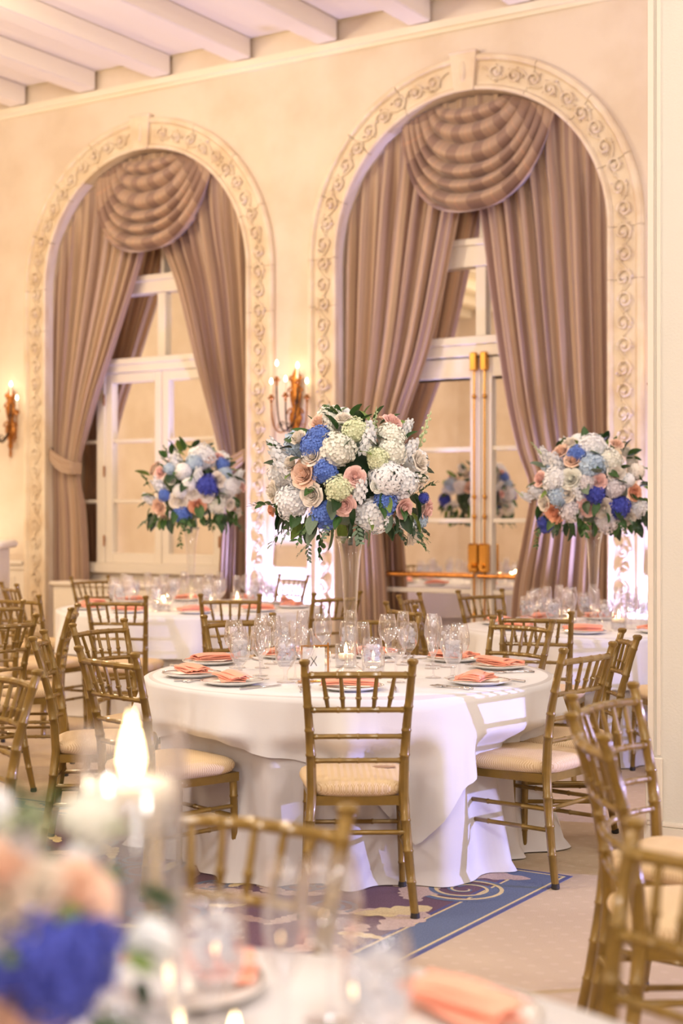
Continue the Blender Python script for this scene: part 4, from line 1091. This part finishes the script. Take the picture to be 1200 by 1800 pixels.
b1 = conv([(425, 130, 50, 'rose', 'peach'), (575, 110, 38, 'rose', 'ivory'), (290, 235, 45, 'bud', 'ivory'), (410, 215, 70, 'hyd', 'blue'), (370, 285, 80, 'hyd', 'blue'),
    (370, 350, 50, 'rose', 'ivory'), (530, 290, 110, 'hyd', 'cream'), (650, 170, 80, 'hyd', 'green'), (740, 240, 62, 'stock', 'white'), (890, 215, 85, 'hyd', 'cream'),
    (890, 130, 48, 'rose', 'pink'), (985, 165, 42, 'stock', 'white'), (130, 290, 48, 'stock', 'white'), (160, 360, 60, 'stock', 'white'), (200, 440, 62, 'stock', 'white'), (320, 465, 66, 'rose', 'peach'),
    (450, 445, 75, 'hyd', 'blue'), (540, 560, 88, 'hyd', 'green'), (650, 485, 48, 'rose', 'pink'), (685, 560, 55, 'stock', 'white'), (870, 490, 120, 'peony', 'white'),
    (975, 520, 95, 'hyd', 'white'), (900, 310, 90, 'hyd', 'cream'), (800, 360, 70, 'hyd', 'green'), (1010, 300, 52, 'stock', 'white'), (1065, 385, 50, 'rose', 'ivory'),
    (1055, 520, 60, 'stock', 'ivory'), (790, 545, 32, 'rose', 'cream'), (220, 660, 105, 'hyd', 'white'), (120, 580, 50, 'rose', 'ivory'), (370, 600, 55, 'rose', 'ivory'),
    (580, 665, 52, 'rose', 'pink'), (450, 740, 88, 'hyd', 'blue'), (780, 750, 110, 'hyd', 'white'), (850, 665, 75, 'hyd', 'blue'), (965, 690, 46, 'rose', 'pink'), (1110, 700, 50, 'rose', 'pink'),
    (980, 790, 52, 'stock', 'white'), (1030, 870, 55, 'bud', 'ivory'), (1075, 770, 45, 'hyd', 'light'), (120, 700, 30, 'rose', 'orange'), (1090, 620, 34, 'hyd', 'deep'), (235, 400, 40, 'bud', 'ivory'), (470, 130, 40, 'stock', 'cream')], 3.53, 440, 700)
arrangement(T1[0], T1[1], 1.625, .375, .34, b1, 'large flower dome on the centre vase with blue hydrangea at its upper left', 3,
    spikes=[(733, 792, 757, 722, 'b'), (655, 765, 661, 714, 'b'), (512, 893, 438, 872, 'g'), (500, 800, 470, 768, 'g'), (545, 955, 515, 975, 'e'), (545, 950, 542, 990, 'e'), (730, 870, 765, 838, 'g'), (725, 945, 760, 965, 'g'), (560, 925, 575, 985, 'g')], rootz=ZT+.60)
b3 = conv([(510, 150, 45, 'rose', 'ivory'), (690, 160, 110, 'hyd', 'white'), (880, 160, 40, 'rose', 'peach'), (440, 215, 50, 'rose', 'peach'), (570, 230, 75, 'hyd', 'blue'), (540, 280, 50, 'rose', 'peach'), (840, 270, 90, 'hyd', 'cream'),
    (690, 310, 105, 'hyd', 'light'), (310, 240, 50, 'stock', 'white'), (400, 290, 60, 'stock', 'white'), (390, 430, 100, 'hyd', 'white'), (520, 430, 60, 'rose', 'cream'), (280, 430, 45, 'rose', 'pink'), (1040, 370, 70, 'peony', 'ivory'),
    (880, 390, 55, 'rose', 'ivory'), (740, 450, 45, 'rose', 'pink'), (650, 460, 65, 'hyd', 'grey'), (970, 440, 60, 'peony', 'white'), (870, 500, 75, 'hyd', 'grey'), (710, 555, 78, 'hyd', 'deep'), (580, 545, 50, 'stock', 'white'),
    (485, 545, 50, 'rose', 'ivory'), (420, 570, 80, 'hyd', 'light'), (250, 540, 55, 'stock', 'white'), (170, 570, 38, 'stock', 'white'), (1020, 540, 46, 'rose', 'orange'), (1060, 660, 75, 'hyd', 'white'), (905, 660, 88, 'hyd', 'deep'), (650, 645, 58, 'rose', 'pink'),
    (780, 660, 56, 'rose', 'ivory'), (520, 690, 90, 'hyd', 'grey'), (310, 620, 45, 'rose', 'ivory'), (390, 700, 62, 'rose', 'orange'), (310, 800, 62, 'hyd', 'deep'), (975, 740, 50, 'rose', 'ivory'), (815, 780, 88, 'hyd', 'grey')], 4.286, 880, 740)
arrangement(T3[0], T3[1], 1.635, .40, .36, b3, 'flower dome on the right rear vase, nearest the white pillar', 5, spikes=[(952, 800, 932, 776, 'b'), (920, 873, 903, 860, 'b'), (945, 935, 940, 965, 'g')], rootz=ZT+.60, back=16, nleaf=115)
b2 = conv([(640, 130, 128, 'hyd', 'white'), (690, 180, 48, 'rose', 'peach'), (800, 170, 38, 'rose', 'pink'), (560, 210, 82, 'hyd', 'light'), (840, 230, 65, 'hyd', 'blue'), (870, 320, 65, 'hyd', 'light'), (350, 210, 55, 'stock', 'white'),
    (220, 320, 50, 'rose', 'pink'), (300, 280, 58, 'hyd', 'light'), (440, 300, 90, 'peony', 'white'), (590, 340, 60, 'stock', 'white'), (800, 390, 58, 'rose', 'ivory'), (690, 450, 112, 'hyd', 'deep'), (500, 440, 80, 'peony', 'white'),
    (410, 510, 80, 'peony', 'white'), (540, 530, 48, 'rose', 'ivory'), (680, 545, 54, 'rose', 'ivory'), (910, 450, 95, 'hyd', 'white'), (190, 450, 70, 'stock', 'white'), (330, 410, 34, 'bud', 'cream'), (585, 650, 62, 'rose', 'orange'),
    (395, 600, 66, 'rose', 'ivory'), (790, 660, 92, 'hyd', 'cream'), (910, 640, 42, 'rose', 'ivory'), (420, 740, 92, 'hyd', 'blue'), (200, 670, 58, 'rose', 'peach'), (100, 590, 60, 'stock', 'white'), (980, 730, 45, 'rose', 'ivory'),
    (1000, 340, 48, 'stock', 'white'), (270, 790, 38, 'rose', 'pink'), (1030, 470, 34, 'rose', 'pink'), (250, 550, 60, 'hyd', 'blue')], 5.4545, 240, 770)
arrangement(T2[0], T2[1], 1.66, .415, .375, b2, 'flower dome on the left rear vase, in front of the left window', 8, spikes=[(265, 860, 252, 826, 'g'), (296, 800, 290, 780, 'g'), (318, 930, 314, 965, 'g')], rootz=ZT+.60, back=16, nleaf=115)
bf_ = [(110, 1690, 112, 'hyd', 'deep'), (20, 1625, 58, 'rose', 'ivory'), (140, 1575, 52, 'rose', 'peach'), (70, 1555, 38, 'rose', 'ivory'), (5, 1530, 50, 'rose', 'peach'), (40, 1480, 40, 'stock', 'grey'), (10, 1700, 50, 'hyd', 'deep'), (30, 1790, 60, 'rose', 'peach'), (50, 1440, 36, 'hyd', 'green'), (150, 1640, 50, 'hyd', 'deep')]
arrangement(-.335, 1.50, 1.03, .17, .17, bf_, 'out-of-focus low flowers with deep blue hydrangea at the lower left corner', 12, rootz=ZF+.165, back=10, nleaf=50, under=0,
            spikes=[(60, 1480, 95, 1360, 'g'), (30, 1500, 50, 1400, 'g')])

# ================================================================== RUG
rug = tag(empty('area_rug', (0, 0, 0), WROT), 'blue bordered rug with maroon field and scrolling leaves under the centre table', 'rug')
RU, RV = -2.42, 5.557; RU0, RV0 = -6.6, 1.2
put('rug_field', M().add(box(RU0+.2, RV0+.2, .0005, RU-.2, RV-.2, .006)), rug_maroon, rug, smooth=False)
bd = M()
for q in ((RU0, RV-.2, RU, RV), (RU0, RV0, RU, RV0+.2), (RU-.2, RV0+.2, RU, RV-.2), (RU0, RV0+.2, RU0+.2, RV-.2)): bd.add(box(q[0], q[1], .0005, q[2], q[3], .006))
put('rug_border', bd, rug_blue, rug, smooth=False)
def frame_lines(offs, wd, z, m, nm):
    mb = M()
    for o_ in offs:
        a, b, c_, d = RU0+o_, RV0+o_, RU-o_, RV-o_
        for q in ((a, d-wd, c_, d), (a, b, c_, b+wd), (c_-wd, b+wd, c_, d-wd), (a, b+wd, a+wd, d-wd)): mb.add(box(q[0], q[1], .006, q[2], q[3], z))
    put(nm, mb, m, rug, smooth=False)
frame_lines((0, .205), .014, .0075, rug_navy, 'dark_line'); frame_lines((.022, .19), .010, .0075, rug_cream, 'cream_line')
def flat_leaf(mb, x, y, ang, L, wd, lobes, z, curl=0.4):
    n = 26; left = []; right = []
    for i in range(n+1):
        t = i/n; a = ang+curl*t; cxp = x+L*t*cos(ang+curl*t*.5); cyp = y+L*t*sin(ang+curl*t*.5)
        w_ = wd*(sin(pi*(t*.9+.08))**.7)*(.62+.38*abs(sin(pi*lobes*t)))
        left.append((cxp-sin(a)*w_, cyp+cos(a)*w_, z)); right.append((cxp+sin(a)*w_, cyp-cos(a)*w_, z))
    mb.add((left+right, [(i, i+n+1, i+n+2, i+1) for i in range(n)]))
def flat_spiral(mb, x, y, r0, turns, a0, wd, z, hand=1):
    n = int(26*turns); A = []; B = []
    for i in range(n+1):
        t = i/n; a = a0+hand*2*pi*turns*t; r_ = r0*(1-t)**.8+.008; w_ = wd*(1-.5*t)
        A.append((x+(r_+w_)*cos(a), y+(r_+w_)*sin(a), z)); B.append((x+(r_-w_)*cos(a), y+(r_-w_)*sin(a), z))
    mb.add((A+B, [(i, i+1, i+n+2, i+n+1) for i in range(n)]))
lv, cr, bl, l2 = M(), M(), M(), M(); rr_ = random.Random(4)
# corner ornament over the blue border
flat_leaf(lv, RU-.62, RV-.20, .05, .50, .085, 6, .0085, .15); flat_leaf(lv, RU-.30, RV-.75, -1.2, .34, .085, 5, .0085, -.5)
flat_leaf(lv, RU-.34, RV-.60, 2.2, .40, .09, 5, .0085, .6)
flat_leaf(cr, RU-.26, RV-.72, -2.0, .30, .07, 4, .0088, -.5)
flat_spiral(bl, RU-.27, RV-.42, .17, 2.4, -2.0, .022, .0086); flat_spiral(cr, RU-.27, RV-.42, .155, 2.4, -2.0, .009, .0095)
for i in range(330):
    x = rr_.uniform(RU0+.3, RU-.32); y = rr_.uniform(RV0+.3, RV-.3); a = rr_.uniform(0, 6.28)
    k = i % 5
    if k in (0, 1, 2): flat_leaf(lv if k else l2, x, y, a, rr_.uniform(.16, .34), rr_.uniform(.026, .052), 6, .0078+i*.000005, rr_.uniform(-1.2, 1.2))
    elif k == 3: flat_leaf(cr, x, y, a, rr_.uniform(.12, .24), .03, 4, .0096+i*.000005, rr_.uniform(-1.5, 1.5))
    else: flat_spiral(bl, x, y, rr_.uniform(.06, .13), 2, a, .013, .0082+i*.000005, rr_.choice((-1, 1)))
for i in range(14):                     # leaves wandering along the border
    x = RU-.9-i*.27; flat_leaf(lv, x, RV-.12, 3.0, .22, .04, 4, .0087, (-1)**i*.6)
    y = RV-1.05-i*.24; flat_leaf(lv, RU-.34, y, -1.6, .2, .05, 4, .0087, (-1)**i*.6)
for nm, mb, m in (('woven_leaves', lv, rug_leaf), ('woven_tan_leaves', l2, mat('rug_tan', (160, 132, 126), .95, vary=.25, vscale=150)), ('woven_cream_scrolls', cr, rug_cream), ('woven_blue_scrolls', bl, rug_blue)):
    o = put(nm, mb, m, rug, smooth=False); o['kind'] = 'stuff'

rug.scale = (1, 1, .35)
# ================================================================== OTHER FURNITURE
st_ = tag(empty('display_stand', (-3.04, 12.2, 0), .0), 'white slab-topped stand at the left edge behind the chairs', 'stand')
put('body', M().add(box(-.24, -.24, .001, .25, .24, 1.19, .006)), white_paint, st_)
put('top_slab', M().add(box(-.30, -.30, 1.19, .31, .30, 1.255, .02)), white_paint, st_)
cb = tag(empty('low_cabinet', (0, 0, 0), WROT), 'low white cabinet below the left window, behind the left rear table', 'cabinet')
put('body', M().add(box(-9.90, 10.45, .001, -8.7, 10.80, .79, .006)), white_paint, cb)
put('top', M().add(box(-9.93, 10.42, .79, -8.67, 10.82, .83, .012)), white_paint, cb)
for x in (-9.88, -9.28):
    d = put('door', M().add(box(x, 10.435, .08, x+.56, 10.45, .76, .004)), white_paint, cb)
    put('knob', M().add(sphere((x+(.50 if x < -9.5 else .06), 10.425, .45), .015, .012, .015, 8, 6)), brass, d)
for i, (u_, lab) in enumerate(((-7.57, 'floor uplight between the two arches'), (-4.02, 'floor uplight behind the white pillar'))):
    f = tag(empty('floor_uplight', W(u_, 10.80, 0), WROT), lab, 'lamp', 'floor uplights')
    put('housing', M().add(box(-.09, -.07, .0, .09, .07, .13, .012)), dark, f)
    put('lens', M().add(lathe([(0, 0), (.06, 0), (.06, .006), (0, .008)], 20, c=(0, 0, .131))), led_m if i < 2 else bulb_m, f)
